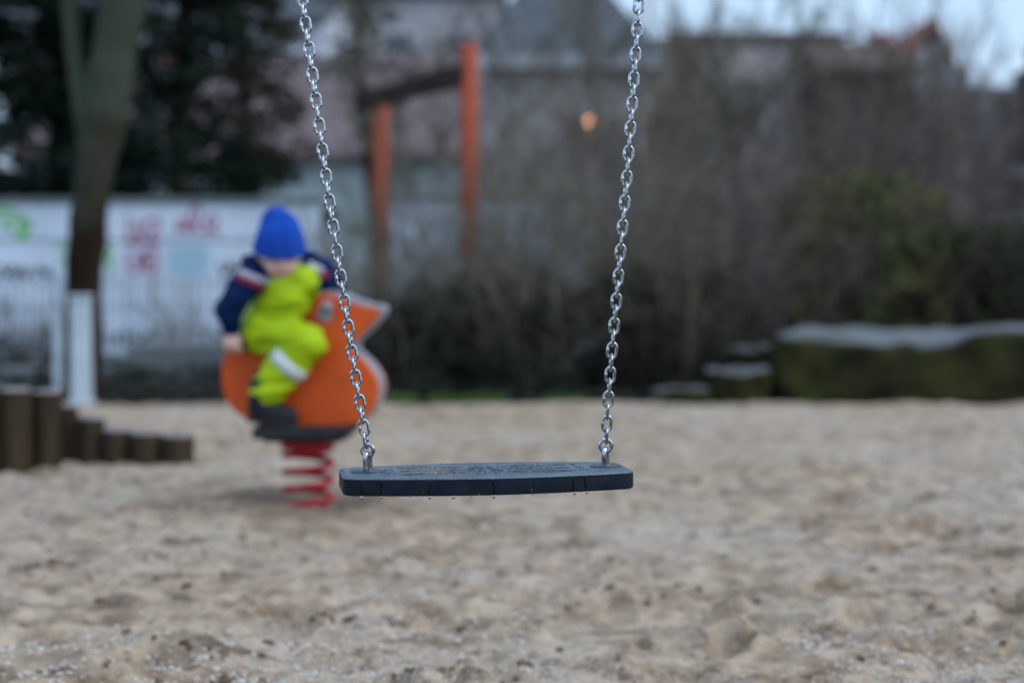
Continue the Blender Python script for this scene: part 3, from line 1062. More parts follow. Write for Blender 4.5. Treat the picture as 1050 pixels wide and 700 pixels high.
bare_tree(505, 22, 6.6, .09, 51, 'bare tree standing right of the nearer orange post', 'twig')
bare_tree(640, 17, 5.0, .08, 52, 'bare tree right behind the upper right swing chain', 'twig')
bare_tree(728, 22, 6.4, .10, 54, 'bare tree between the annex and the pink house', 'twig', limbs=11)
bare_tree(880, 19, 5.4, .09, 55, 'spreading bare tree in front of the brown timber house', 'twig', limbs=12)
bare_tree(942, 20, 5.6, .09, 56, 'spreading bare tree in front of the red gable', 'twig', limbs=12)
bare_tree(968, 18, 4.6, .08, 53, 'thin bare tree below the red gable', 'twig_grey', limbs=7)
for (px, Y, w, h, sd, lab, tw) in (
        (530, 15.4, 1.4, 3.1, 61, 'tall bare shrub below the glowing orange lamp, left side', 'twig_grey'),
        (672, 16.2, 1.4, 3.4, 62, 'tall bare shrub below the glowing orange lamp, right side', 'twig'),
        (700, 15.6, 1.8, 3.1, 63, 'tall bare shrub in front of the brown roofed annex', 'twig'),
        (765, 16.4, 1.8, 3.2, 64, 'tall bare shrub in front of the pink house', 'twig_red'),
        (850, 16.0, 1.8, 3.3, 65, 'tall bare shrub where pink house and timber house meet', 'twig'),
        (960, 15.9, 1.6, 3.0, 66, 'tall grey shrub below the red gable', 'twig_grey')):
    shrub(px, Y, w, h, sd, lab, tw, low=.25, stems=32, dens=.95)

def evergreen(px, Y, w, h, z0, seed, label, leaf='leaf_dark', clumps=420, per=46, size=.07, skew=0.0):
    rnd = random.Random(seed)
    x = gx(px, Y)
    root = thing('evergreen_tree', label, 'tree', (x, Y, -.07), 'evergreen trees in the background')
    tr = MB()
    pts = branch(tr, (x, Y, -.07), (0, 0, 1), h * .95, w * .05 + .05, rnd, 8, .04, 0, 8)
    for k in range(40):
        j = rnd.randint(1, 6)
        a = rnd.uniform(0, 6.28)
        branch(tr, pts[j].lerp(pts[j + 1], rnd.random()), (math.cos(a), math.sin(a), .1), w * .42, .03, rnd, 4, .1, -.03, 4)
    part('trunk', tr, M['bark'], root)
    lf = MB()
    for i in range(clumps):
        t = rnd.random()
        z = z0 + (h - z0) * t
        env = w * .5 * (1 - .75 * t ** 1.5) * (.75 + .25 * math.sin(t * 23 + seed))
        a = rnd.uniform(0, 6.28)
        rr = env * math.sqrt(rnd.uniform(.12, 1.0))
        leaves_at(lf, (x + rr * math.cos(a) + skew * (1 - t), Y + rr * math.sin(a), z - .12 * rr), rnd.uniform(.18, .34), per, size, rnd, .6)
    part('crown', lf, M[leaf], root, smooth=False)

evergreen(-40, 17.2, 3.2, 8.5, 1.3, 41, 'very dark evergreen cut off by left edge above the white wall')
evergreen(60, 18.2, 3.0, 9.0, 1.2, 42, 'very dark evergreen directly behind the mossy forked trunk')
evergreen(172, 17.6, 2.7, 8.5, 1.5, 43, 'dark evergreen right of the mossy trunk above crimson letters')
evergreen(262, 19.5, 2.2, 6.0, 1.6, 44, 'thinner brownish evergreen by the white house', 'leaf_brown', 170, 34)
evergreen(1070, 27, 4.0, 5.4, .6, 45, 'dark evergreen behind the houses at right edge', 'leaf_olive_dark', 170, 34, .09)

evergreen(385, 23, 2.0, 7.5, 3.6, 46, 'loose brownish evergreen behind the farther orange post', 'leaf_brown', 70, 26)
def forked_tree():
    rnd = random.Random(77)
    Y = 11.0
    root = thing('forked_tree', 'mossy forked tree trunk leaning right beside the pale posts', 'tree', (gx(86, Y), Y, -.07))
    k = Y / F_PX
    t = MB()
    main = [P(85, 412, Y), P(85, 350, Y), P(86, 290, Y), P(92, 205, Y), P(108, 120, Y), P(122, 30, Y), P(136, -70, Y), P(150, -220, Y + .1), P(165, -420, Y + .3), P(172, -640, Y + .3)]
    wd = [48, 41, 38, 38, 44, 46, 45, 40, 30, 14]
    pts, rr = [], []
    for i in range(len(main) - 1):
        for s in range(4):
            q = main[i].lerp(main[i + 1], s / 4)
            ww = wd[i] + (wd[i + 1] - wd[i]) * s / 4
            pts.append(q + Vector((rnd.gauss(0, .006), rnd.gauss(0, .006), 0)))
            rr.append(ww * k / 2 * rnd.uniform(.95, 1.05))
    t.tube(pts, rr, 16)
    stem = [P(96, 165, Y + .02), P(84, 110, Y + .05), P(75, 50, Y + .1), P(70, -20, Y + .12), P(62, -160, Y + .2), P(40, -380, Y + .4), P(30, -560, Y + .5)]
    t.tube(stem, [22 * k / 2, 20 * k / 2, 18 * k / 2, 17 * k / 2, 15 * k / 2, 12 * k / 2, 5 * k / 2], 12)
    me = remeshed(t, .03, 2, .4)
    part('trunk', me, M['moss_bark'], root)
    cr = MB()
    def rec(p, d, L, rad, lev):
        q = branch(cr, p, d, L, rad, rnd, 5, .14, .0, 5 if lev < 1 else 3)
        if lev >= 2:
            return
        for _ in range(5):
            j = rnd.randint(1, 4)
            rec(q[j].lerp(q[j + 1], rnd.random()), (q[j + 1] - q[j]).normalized() + Vector((rnd.gauss(0, .5), rnd.gauss(0, .5), rnd.uniform(-.3, .4))), L * rnd.uniform(.4, .65), rad * .5, lev + 1)
    for i in range(12):
        b = main[rnd.randint(6, 9)] if i % 2 else stem[rnd.randint(4, 6)]
        a = rnd.uniform(0, 6.28)
        rec(b, (math.cos(a), math.sin(a), rnd.uniform(.1, .8)), rnd.uniform(1.0, 1.8), .035, 0)
    part('crown', cr, M['twig_grey'], root)
forked_tree()

def ground_cover():
    rnd = random.Random(3)
    mb = MB()
    for i in range(1500):
        px = rnd.uniform(-60, 1100)
        Y = 10.4 + 3.8 * rnd.random()
        if 670 < px and Y < 12.9:
            continue
        leaves_at(mb, (gx(px, Y), Y, rnd.uniform(-.04, .14 if Y > 11.4 else .03)), .16, 16, .035, rnd, .5)
    o = part('undergrowth', mb, M['leaf_brush'], smooth=False)
    tag(o, 'dark low undergrowth and leaf litter under the shrubs', 'undergrowth', kind='stuff')
    g = MB()
    for (pa, pb, Y, n) in ((440, 520, 10.25, 700), (560, 600, 10.3, 160), (820, 840, 10.05, 60), (390, 430, 10.3, 160)):
        for i in range(n):
            x = gx(rnd.uniform(pa, pb), Y)
            y = Y + rnd.gauss(0, .08)
            h = rnd.uniform(.03, .085)
            l = Vector((rnd.gauss(0, .02), rnd.gauss(0, .02), h))
            b = Vector((x, y, -.02))
            s = Vector((.003, .001, 0))
            g.add([b - s, b + s, b + l * .6 + s * .7, b + l, b + l * .6 - s * .7], [(0, 1, 2, 4), (4, 2, 3)])
    o = part('grass', g, M['grass'], smooth=False)
    tag(o, 'short green grass fringe at the foot of the shrubs', 'grass', kind='stuff')
ground_cover()

# ------------------------------------------------------------------ stones at right
def rock(name, lo, hi, seed, label, m, group=None, rough=.06, slope=None):
    bm = bmesh.new()
    bmesh.ops.create_cube(bm, size=1)
    bmesh.ops.subdivide_edges(bm, edges=bm.edges, cuts=22, use_grid_fill=True)
    lo, hi = Vector(lo), Vector(hi)
    sz = hi - lo
    for v in bm.verts:
        p = v.co + Vector((.5, .5, .5))
        # soften the corners a little
        q = v.co * 2
        n = (abs(q.x) ** 7 + abs(q.y) ** 7 + abs(q.z) ** 7) ** (1 / 7)
        q = q / max(n, 1e-6) * (max(abs(q.x), abs(q.y), abs(q.z)))
        w = Vector((lo.x + (q.x / 2 + .5) * sz.x, lo.y + (q.y / 2 + .5) * sz.y, lo.z + (q.z / 2 + .5) * sz.z))
        if slope:
            w.z += slope(w.x, w.y) * (q.z / 2 + .5)
            w.x += (w.y - lo.y) * .33
        d = Vector((noise.noise(w * 1.7 + Vector((seed, 0, 0))), noise.noise(w * 1.7 + Vector((0, seed, 5))), noise.noise(w * 1.7 + Vector((3, 0, seed)))))
        d2 = Vector((noise.noise(w * 6 + Vector((seed, 0, 0))), noise.noise(w * 6 + Vector((0, seed, 5))), noise.noise(w * 6 + Vector((3, 0, seed)))))
        v.co = w + d * rough + d2 * rough * .7
    c = Vector(((lo.x + hi.x) / 2, (lo.y + hi.y) / 2, lo.z))
    me = bpy.data.meshes.new(name)
    bmesh.ops.translate(bm, verts=bm.verts, vec=-c)
    bm.to_mesh(me)
    bm.free()
    me.polygons.foreach_set('use_smooth', [True] * len(me.polygons))
    single(name, me, m, label, 'stone', c, group)

xb0, xb1 = gx(779, 10.2), gx(1130, 10.2)
def bslope(x, y):
    u = (x - xb0) / (xb1 - xb0)
    front = .15 - .11 * math.exp(-((u - .46) / .22) ** 2) + .05 * u
    t = min(1, max(0, (y - 10.2) / 1.9))
    return front * (1 - t) + .10 * t
rock('boulder', (xb0, 10.2, -.1), (xb1, 12.3, .37), 4.2, 'huge flat topped mossy boulder at right edge of the sand', M['boulder'], slope=bslope, rough=.05)
rock('stepping_stone', (gx(731, 10.2), 10.2, -.1), (gx(792, 10.2), 10.7, .22), 8.1, 'grey stone touching left end of the boulder, lower one', M['boulder'], 'small stones beside the boulder', .06)
rock('stepping_stone', (gx(748, 10.7), 10.75, -.1), (gx(808, 10.7), 11.2, .37), 9.4, 'taller grey stone tucked behind left end of boulder', M['boulder'], 'small stones beside the boulder', .065)
rock('stepping_stone', (gx(672, 10.2), 10.2, -.1), (gx(734, 10.2), 10.6, .075), 2.4, 'flattest pale stone lying under the dense dark shrub', M['boulder'], 'small stones beside the boulder', .035)

# ------------------------------------------------------------------ log palisade at left
LOGS = [(-22, 391, 484, 38, 'tallest log of the palisade, cut off by the left edge'),
        (14, 396, 482, 35, 'tall log, second highest from the left edge of the palisade'),
        (46, 398, 478, 31, 'tall log right of the leftmost full log'),
        (69, 413, 473, 22, 'narrow log set back between tall and short logs'),
        (92, 425, 475, 27, 'medium log right of the narrow set back log'),
        (119, 437, 476, 31, 'short log third from the right end of the palisade'),
        (150, 440, 477, 34, 'short log second from the right end of the palisade'),
        (182, 443, 478, 32, 'short log at the right end of the palisade')]
def make_logs():
    rnd = random.Random(8)
    for px, top, base, wpx, lab in LOGS:
        Y = F_PX * CAM_H / (base - HOR)
        x = gx(px, Y)
        r = wpx / F_PX * Y / 2
        zt = P(px, top + 3, Y).z
        root = thing('palisade_log', lab, 'log', (x, Y, -.08), 'upright logs edging the sand')
        mb = MB()
        n = 22
        rings = [(-.08, 1.03), (.02, 1.0), (zt * .5, .98), (zt - .02, 1.0), (zt - .004, .95)]
        prof = [1 + .05 * noise.noise((math.cos(2 * math.pi * k / n) * 2, math.sin(2 * math.pi * k / n) * 2, px)) for k in range(n)]
        lx, ly = rnd.gauss(0, .02), rnd.gauss(0, .02)
        vs, fs = [], []
        for z, s in rings:
            for k in range(n):
                a = 2 * math.pi * k / n
                vs.append((x + r * s * prof[k] * math.cos(a) + lx * z, Y + r * s * prof[k] * math.sin(a) + ly * z, z))
        for i in range(len(rings) - 1):
            for k in range(n):
                k2 = (k + 1) % n
                fs.append((i * n + k, i * n + k2, (i + 1) * n + k2, (i + 1) * n + k))
        fs.append(tuple(range(n - 1, -1, -1)))
        mb.add(vs, fs)
        part('trunk', mb, M['log'], root)
        cp = MB()
        tilt = rnd.uniform(-.06, .06)
        vs = []
        for z, s in ((zt - .004, .95), (zt + .006, .9)):
            for k in range(n):
                a = 2 * math.pi * k / n
                vs.append((x + r * s * prof[k] * math.cos(a) + lx * zt, Y + r * s * prof[k] * math.sin(a) + ly * zt, z + tilt * r * math.cos(a) * (s < .94)))
        fs = [(k, (k + 1) % n, n + (k + 1) % n, n + k) for k in range(n)] + [tuple(n + k for k in range(n))]
        cp.add(vs, fs)
        part('end_grain', cp, M['log_top'], root)
make_logs()

# ------------------------------------------------------------------ spring rider
CY_ = 5.2
def K(px, py, dy=0.0):
    """point at dy behind the rider's middle plane that shows on this pixel"""
    return P(px, py, CY_ + dy)

def smooth_closed(pts, sub=5):
    n = len(pts)
    out = []
    for i in range(n):
        p0, p1, p2, p3 = pts[i - 1], pts[i], pts[(i + 1) % n], pts[(i + 2) % n]
        for s in range(sub):
            t = s / sub
            out.append(.5 * ((2 * p1) + (-p0 + p2) * t + (2 * p0 - 5 * p1 + 4 * p2 - p3) * t * t + (-p0 + 3 * p1 - 3 * p2 + p3) * t ** 3))
    return out

def spring_rider():
    root = thing('spring_rider', 'orange bird shaped spring rider on a red coil spring', 'spring rider', SPR)
    outl = [(240, 351), (232, 372), (231, 392), (237, 411), (250, 424), (266, 433), (300, 436), (340, 436), (370, 431), (386, 419), (393, 402), (392, 387), (384, 374),
            (374, 364), (365, 355), (371, 346), (383, 335), (393, 323), (392, 316), (380, 314), (366, 310), (353, 304), (340, 301), (328, 304), (320, 312), (316, 325), (317, 340), (312, 351),
            (298, 356), (272, 355), (254, 350)]
    flat = smooth_closed([K(a, b, 0) for a, b in outl])
    yaw = Matrix.Translation(SPR) @ Matrix.Rotation(R(-7), 4, 'Z') @ Matrix.Translation(-SPR)   # beak turned a little toward the viewer
    cen = sum(flat, Vector()) / len(flat)
    def layer(y0, y1, grow, name, m):
        pts = []
        for p in flat:
            q = p.copy()
            d = (q - cen)
            d.y = 0
            u_ = d.normalized()
            q += u_ * (grow + (.015 * max(0, u_.x * .75 + u_.z * .66) ** 3 if grow else 0))
            q.y = CY_ + y0
            pts.append(yaw @ q)
        mb = MB()
        mb.prism(pts, (yaw.to_3x3() @ Vector((0, y1 - y0, 0))))
        return part(name, mb, m, root, smooth=False, recalc=True, bevel=.006)
    layer(-.075, -.05, 0, 'side_panel', M['orange'])
    layer(-.049, .049, .002, 'core', M['grey_board'])
    layer(.05, .075, 0, 'side_panel', M['orange'])
    # eye patch, handle bar
    e = MB()
    c = yaw @ K(337, 321, -.078)
    e.tube([c, c + Vector((0, .004, 0))], [.03, .03], 20)
    part('eye_patch', e, M['grey_board'], root, smooth=False)
    h = MB()
    a, b = K(333, 316, -.17), K(345, 306, .17)
    h.tube([a, b], .014, 12)
    ho = part('handle', h, M['grey_board'], root)
    for p, q in ((a, a + (b - a) * .28), (b, b + (a - b) * .28)):
        g = MB()
        g.tube([p, q], .019, 12)
        part('grip', g, M['grey_board'], ho)
    s = MB()
    sc = K(276, 353, 0)
    s.box((sc.x - .10, sc.y - .11, sc.z - .014), (sc.x + .12, sc.y + .11, sc.z + .012), None)
    part('saddle', s, M['dark_plate'], root, smooth=False, bevel=.01)
    pl = MB()
    pa, pb = K(268, 441, 0), K(363, 441, 0)
    z = pa.z
    pl.box((pa.x, CY_ - .19, z - .014), (pb.x, CY_ + .19, z + .028))
    pl.box((pa.x + .03, CY_ - .14, z - .03), (pb.x - .03, CY_ + .14, z - .0145))
    part('footrest', pl, M['dark_plate'], root, smooth=False, bevel=.006)
    rg = MB()
    zc = z - .031
    rg.tube([(SPR.x, CY_, zc - .035), (SPR.x, CY_, zc)], [.098, .098], 28)
    part('clamp', rg, M['red_steel'], root, bevel=.004)
    sp = MB()
    pts = []
    n = 190
    z0, z1 = -.07, zc - .03
    for i in range(n):
        t = i / (n - 1)
        a = t * 2 * math.pi * 4.6 + 2.4
        pts.append((SPR.x + .086 * math.cos(a), CY_ + .086 * math.sin(a), z0 + (z1 - z0) * t))
    sp.tube(pts, .0130, 10)
    part('spring', sp, M['red_steel'], root)
spring_rider()

# ------------------------------------------------------------------ child on the rider
def crease(me, amp, scale, stretch):
    for v in me.vertices:
        p = v.co
        q = Vector((p.x * scale * stretch[0], p.y * scale * stretch[1], p.z * scale * stretch[2]))
        n_ = 1 - 2 * abs(noise.noise(q)) + .5 * noise.noise(q * 2.3)
        v.co = p + v.normal * (n_ - .6) * amp
    me.update()
    return me

def child():
    hip = K(277, 338, 0)
    root = thing('person', 'small child in blue beanie and lime trousers riding the orange spring rider', 'person', (hip.x, hip.y, 0))
    # joints
    pel, belly, chest, neck = K(278, 336, 0), K(288, 314, -.02), K(296, 292, -.03), K(294, 277, -.08)
    head = K(287, 259, -.14)
    sR, eR, wR, hR = K(257, 283, -.13), K(234, 317, -.16), K(237, 336, -.13), K(238, 350, -.12)
    sL, eL, wL, hL = K(328, 279, .05), K(342, 297, .11), K(344, 303, .12), K(344, 306, .125)
    hpR, knR, anR, heR, toR = K(272, 338, -.07), K(315, 353, -.155), K(271, 402, -.15), K(266, 418, -.15), K(296, 427, -.15)
    hpL, knL, anL, heL, toL = K(284, 338, .07), K(318, 352, .165), K(280, 402, .16), K(270, 419, .16), K(300, 428, .16)
    fd = Vector((.22, -.88, -.36)).normalized()      # where the face looks: right, to the camera and down
    side = fd.cross(Vector((0, 0, 1))).normalized()
    up = side.cross(fd).normalized()
    Mh = Matrix((side, fd, up)).transposed()
    b = MB()
    b.ball(head, (.068, .078, .088), 20, 14, Mh)
    b.ball(head + fd * .022 - up * .045, (.050, .052, .045), 16, 12, Mh)       # jaw and cheeks
    b.ball(head + fd * .078 - up * .020, (.011, .013, .012), 10, 8, Mh)         # nose
    for s in (-1, 1):
        b.ball(head + side * s * .068 - up * .012, (.010, .016, .022), 10, 8, Mh)
        b.ball(head + fd * .052 + side * s * .032 - up * .032, .022, 10, 8)
    b.capsule(head - up * .05, .036, neck - Vector((0, 0, .02)), .04)
    b.capsule(chest, .085, belly, .085)
    b.capsule(belly, .085, pel, .09)
    for (s, e, w, h) in ((sR, eR, wR, hR), (sL, eL, wL, hL)):
        b.capsule(chest.lerp(s, .4), .05, s, .04)
        b.capsule(s, .034, e, .028)
        b.capsule(e, .028, w, .021)
    for (h, k, a, he, to) in ((hpR, knR, anR, heR, toR), (hpL, knL, anL, heL, toL)):
        b.capsule(pel, .07, h, .06)
        b.capsule(h, .058, k, .045)
        b.capsule(k, .045, a, .03)
        b.capsule(a, .028, he, .024)
        b.capsule(he, .022, to, .020)
    # hands: palm, four bent fingers, thumb; right hand rests on the rider's back, left closes round the grip
    def hand(w, c, fdir, bend, nrm):
        fdir = fdir.normalized()
        nrm = (nrm - fdir * nrm.dot(fdir)).normalized()
        sd = fdir.cross(nrm)
        b.capsule(w, .026, c, .034)
        for i, L in enumerate((.034, .039, .037, .029)):
            o = c + sd * (i - 1.5) * .0165 + fdir * .016
            m1 = o + (fdir * .8 + nrm * bend * .6).normalized() * L * .55
            m2 = m1 + (fdir * .4 + nrm * bend).normalized() * L * .5
            b.capsule(o, .0092, m1, .0086, 8)
            b.capsule(m1, .0086, m2, .0072, 8)
        o = c - sd * .026
        m1 = o + (-sd * .7 + fdir * .7).normalized() * .022
        b.capsule(o, .0085, m1, .0075, 8)
        b.capsule(m1, .0075, m1 + (fdir * .8 + nrm * bend * .5).normalized() * .018, .006, 8)
    hand(wR, hR, Vector((.15, .1, -1)), .7, Vector((.6, .8, 0)))
    hand(wL, hL, Vector((.6, -.2, -.7)), .9, Vector((-.3, -.4, -.8)))
    body = part('body', remeshed(b, .0065, 3, .4), M['skin'], root)
    for s in (-1, 1):
        e = MB()
        e.ball(head + fd * .066 + side * s * .028 - up * .003, (.011, .006, .006), 12, 8, Mh)
        part('eye', e, M['eye'], body)
    l = MB()
    l.ball(head + fd * .070 - up * .052, (.019, .006, .005), 12, 8, Mh)
    part('mouth', l, M['lip'], body)
    # beanie with turned-up rim
    bn = MB()
    hc = head + up * .022 - fd * .012
    bn.ball(hc, (.083, .090, .086), 24, 16, Mh)
    bn.capsule(hc + up * .02, .080, hc + up * .048 - fd * .022, .068, 20)
    bn.capsule(hc + up * .050 - fd * .03, .056, hc + up * .074 - fd * .035 + side * .010, .050, 16)
    me = remeshed(bn, .006, 5)
    bm = bmesh.new()
    bm.from_mesh(me)
    # open the cap below the brow line
    bmesh.ops.bisect_plane(bm, geom=bm.verts[:] + bm.edges[:] + bm.faces[:], plane_co=head + up * .004 + fd * .02, plane_no=-up, clear_outer=True)
    bm.to_mesh(me)
    bm.free()
    be = part('beanie', me, M['beanie'], root)
    sm = be.modifiers.new('thick', 'SOLIDIFY')
    sm.thickness = .008
    sm.offset = 1
    rim = MB()
    ring = []
    for k in range(28):
        a = 2 * math.pi * k / 28
        ring.append(hc - up * .010 + side * math.cos(a) * .084 + fd * math.sin(a) * .090)
    rim.tube(ring, .013, 10, closed=True)
    part('rim', rim, M['beanie'], be)
    # jacket
    j = MB()
    j.capsule(chest + Vector((0, 0, .01)), .098, belly, .095)
    for (s, e, w) in ((sR, eR, wR), (sL, eL, wL)):
        j.capsule(chest.lerp(s, .4) + Vector((0, .02, .012)), .066, s, .058)
        j.capsule(s, .060, e, .050)
        j.capsule(e, .050, w, .036)
    col = []
    for k in range(20):
        a = 2 * math.pi * k / 20
        col.append(neck + Vector((math.cos(a) * .07, math.sin(a) * .06 + .035, -.02 + .02 * math.sin(a))))
    j.tube(col, .026, 10, closed=True)
    j.ball(K(259, 270, -.03), (.045, .06, .036), 14, 10)
    j.ball(neck + Vector((-.03, .075, .02)), (.10, .05, .055), 14, 10)      # hood lying behind the neck
    j.ball(K(318, 268, .0), (.045, .05, .04), 14, 10)
    ja = part('jacket', crease(remeshed(j, .007, 4), .007, 11, (.8, .8, 1.6)), M['navy'], root)
    # pale yoke stripe with dark pink piping across the shoulders
    def band(pts, r, name, m, flat=1.0):
        mb = MB()
        mb.tube(pts, r, 10)
        return part(name, mb, m, ja)
    def ring_at(c, axis, rad, wd, name, m, par):
        axis = axis.normalized()
        u = axis.orthogonal().normalized()
        v = axis.cross(u)
        mb = MB()
        n = 28
        vs, fs = [], []
        prof = [(-wd, rad - .004), (-wd * .9, rad), (wd * .9, rad), (wd, rad - .004)]
        for (t, rr) in prof:
            for k in range(n):
                a = 2 * math.pi * k / n
                vs.append(c + axis * t + (u * math.cos(a) + v * math.sin(a)) * rr)
        for i in range(3):
            for k in range(n):
                k2 = (k + 1) % n
                fs.append((i * n + k, i * n + k2, (i + 1) * n + k2, (i + 1) * n + k))
        mb.add(vs, fs)
        return part(name, mb, m, par, recalc=True)
    # the stripe lies on the cloth: sample the jacket's surface along it
    from mathutils.bvhtree import BVHTree
    jm = ja.data
    off = ROOT[root.name]
    bvh = BVHTree.FromPolygons([v.co + off for v in jm.vertices], [tuple(p.vertices) for p in jm.polygons])
    eye_ = Vector((0, 0, CAM_H))
    def on_cloth(px, py):
        d = (K(px, py, 0) - eye_).normalized()
        h = bvh.ray_cast(eye_, d)
        return (h[0], h[1]) if h[0] is not None else None
    def stripe(line, wd, name, m):
        hits = []
        for a, c in zip(line[:-1], line[1:]):
            for t in np.linspace(0, 1, 8):
                q = on_cloth(a[0] + (c[0] - a[0]) * t, a[1] + (c[1] - a[1]) * t)
                if q:
                    hits.append(q)
        if len(hits) < 4:
            return
        mb = MB()
        pts = [h + n_ * .002 for h, n_ in hits]
        mb.tube(pts, wd, 10)
        part(name, mb, m, ja)
    stripe([(246, 279), (258, 284), (270, 288), (282, 290)], .0125, 'stripe', M['white_cloth'])
    stripe([(242, 284), (256, 290), (268, 295), (279, 297)], .0085, 'piping', M['pink_cloth'])
    stripe([(316, 271), (323, 274), (330, 278)], .0135, 'stripe', M['white_cloth'])
    stripe([(326, 283), (332, 283), (337, 281)], .0115, 'piping', M['pink_cloth'])
    # bib trousers
    t = MB()
    t.capsule(pel + Vector((0, 0, .005)), .108, belly, .106)
    fr = Vector((.45, -.85, 0)).normalized()
    t.capsule(pel + fr * .02, .106, K(286, 316, -.055), .104)
    t.capsule(K(286, 316, -.055), .104, K(296, 301, -.095), .094)
    t.capsule(K(292, 303, -.09), .085, K(306, 290, -.105), .070)
    t.capsule(K(306, 290, -.105), .062, K(314, 281, -.10), .036)
    for (h, k, a) in ((hpR, knR, anR), (hpL, knL, anL)):
        t.capsule(pel, .098, h, .088)
        t.capsule(h, .088, k, .070)
        t.capsule(k, .070, k.lerp(a, .55), .067)
        t.capsule(k.lerp(a, .55), .068, k.lerp(a, .92), .064)
    for i in range(9):                    # loose folds
        q = pel.lerp(chest, i / 8) + fr * .075
        t.capsule(q - side * .07 + Vector((0, 0, .012)), .024, q + side * .07 - Vector((0, 0, .012)), .022, 10)
    tr = part('trousers', crease(remeshed(t, .007, 4), .014, 9, (.7, .7, 1.9)), M['lime'], root)
    for (k, a) in ((knR, anR), (knL, anL)):
        ring_at(k.lerp(a, .42), a - k, .0735, .021, 'reflective_band', M['reflect'], tr)
    for (a, he, to) in ((anR, heR, toR), (anL, heL, toL)):
        bo = MB()
        kk = a + (a - he) * 0
        bo.capsule(a + Vector((0, 0, .03)), .052, he, .044)
        bo.capsule(he + Vector((0, 0, .004)), .042, to, .038)
        o = part('boot', remeshed(bo, .008, 3), M['boot'], root)
        so_ = MB()
        so_.prism([he + Vector((-.04, -.036, -.048)), he + Vector((.02, -.040, -.050)), to + Vector((.028, -.034, -.042)), to + Vector((.034, 0, -.042)),
                   to + Vector((.028, .034, -.042)), he + Vector((.02, .040, -.050)), he + Vector((-.04, .036, -.048))], (0, 0, .018))
        part('sole', so_, M['dark_plate'], o, smooth=False, recalc=True, bevel=.004)
child()

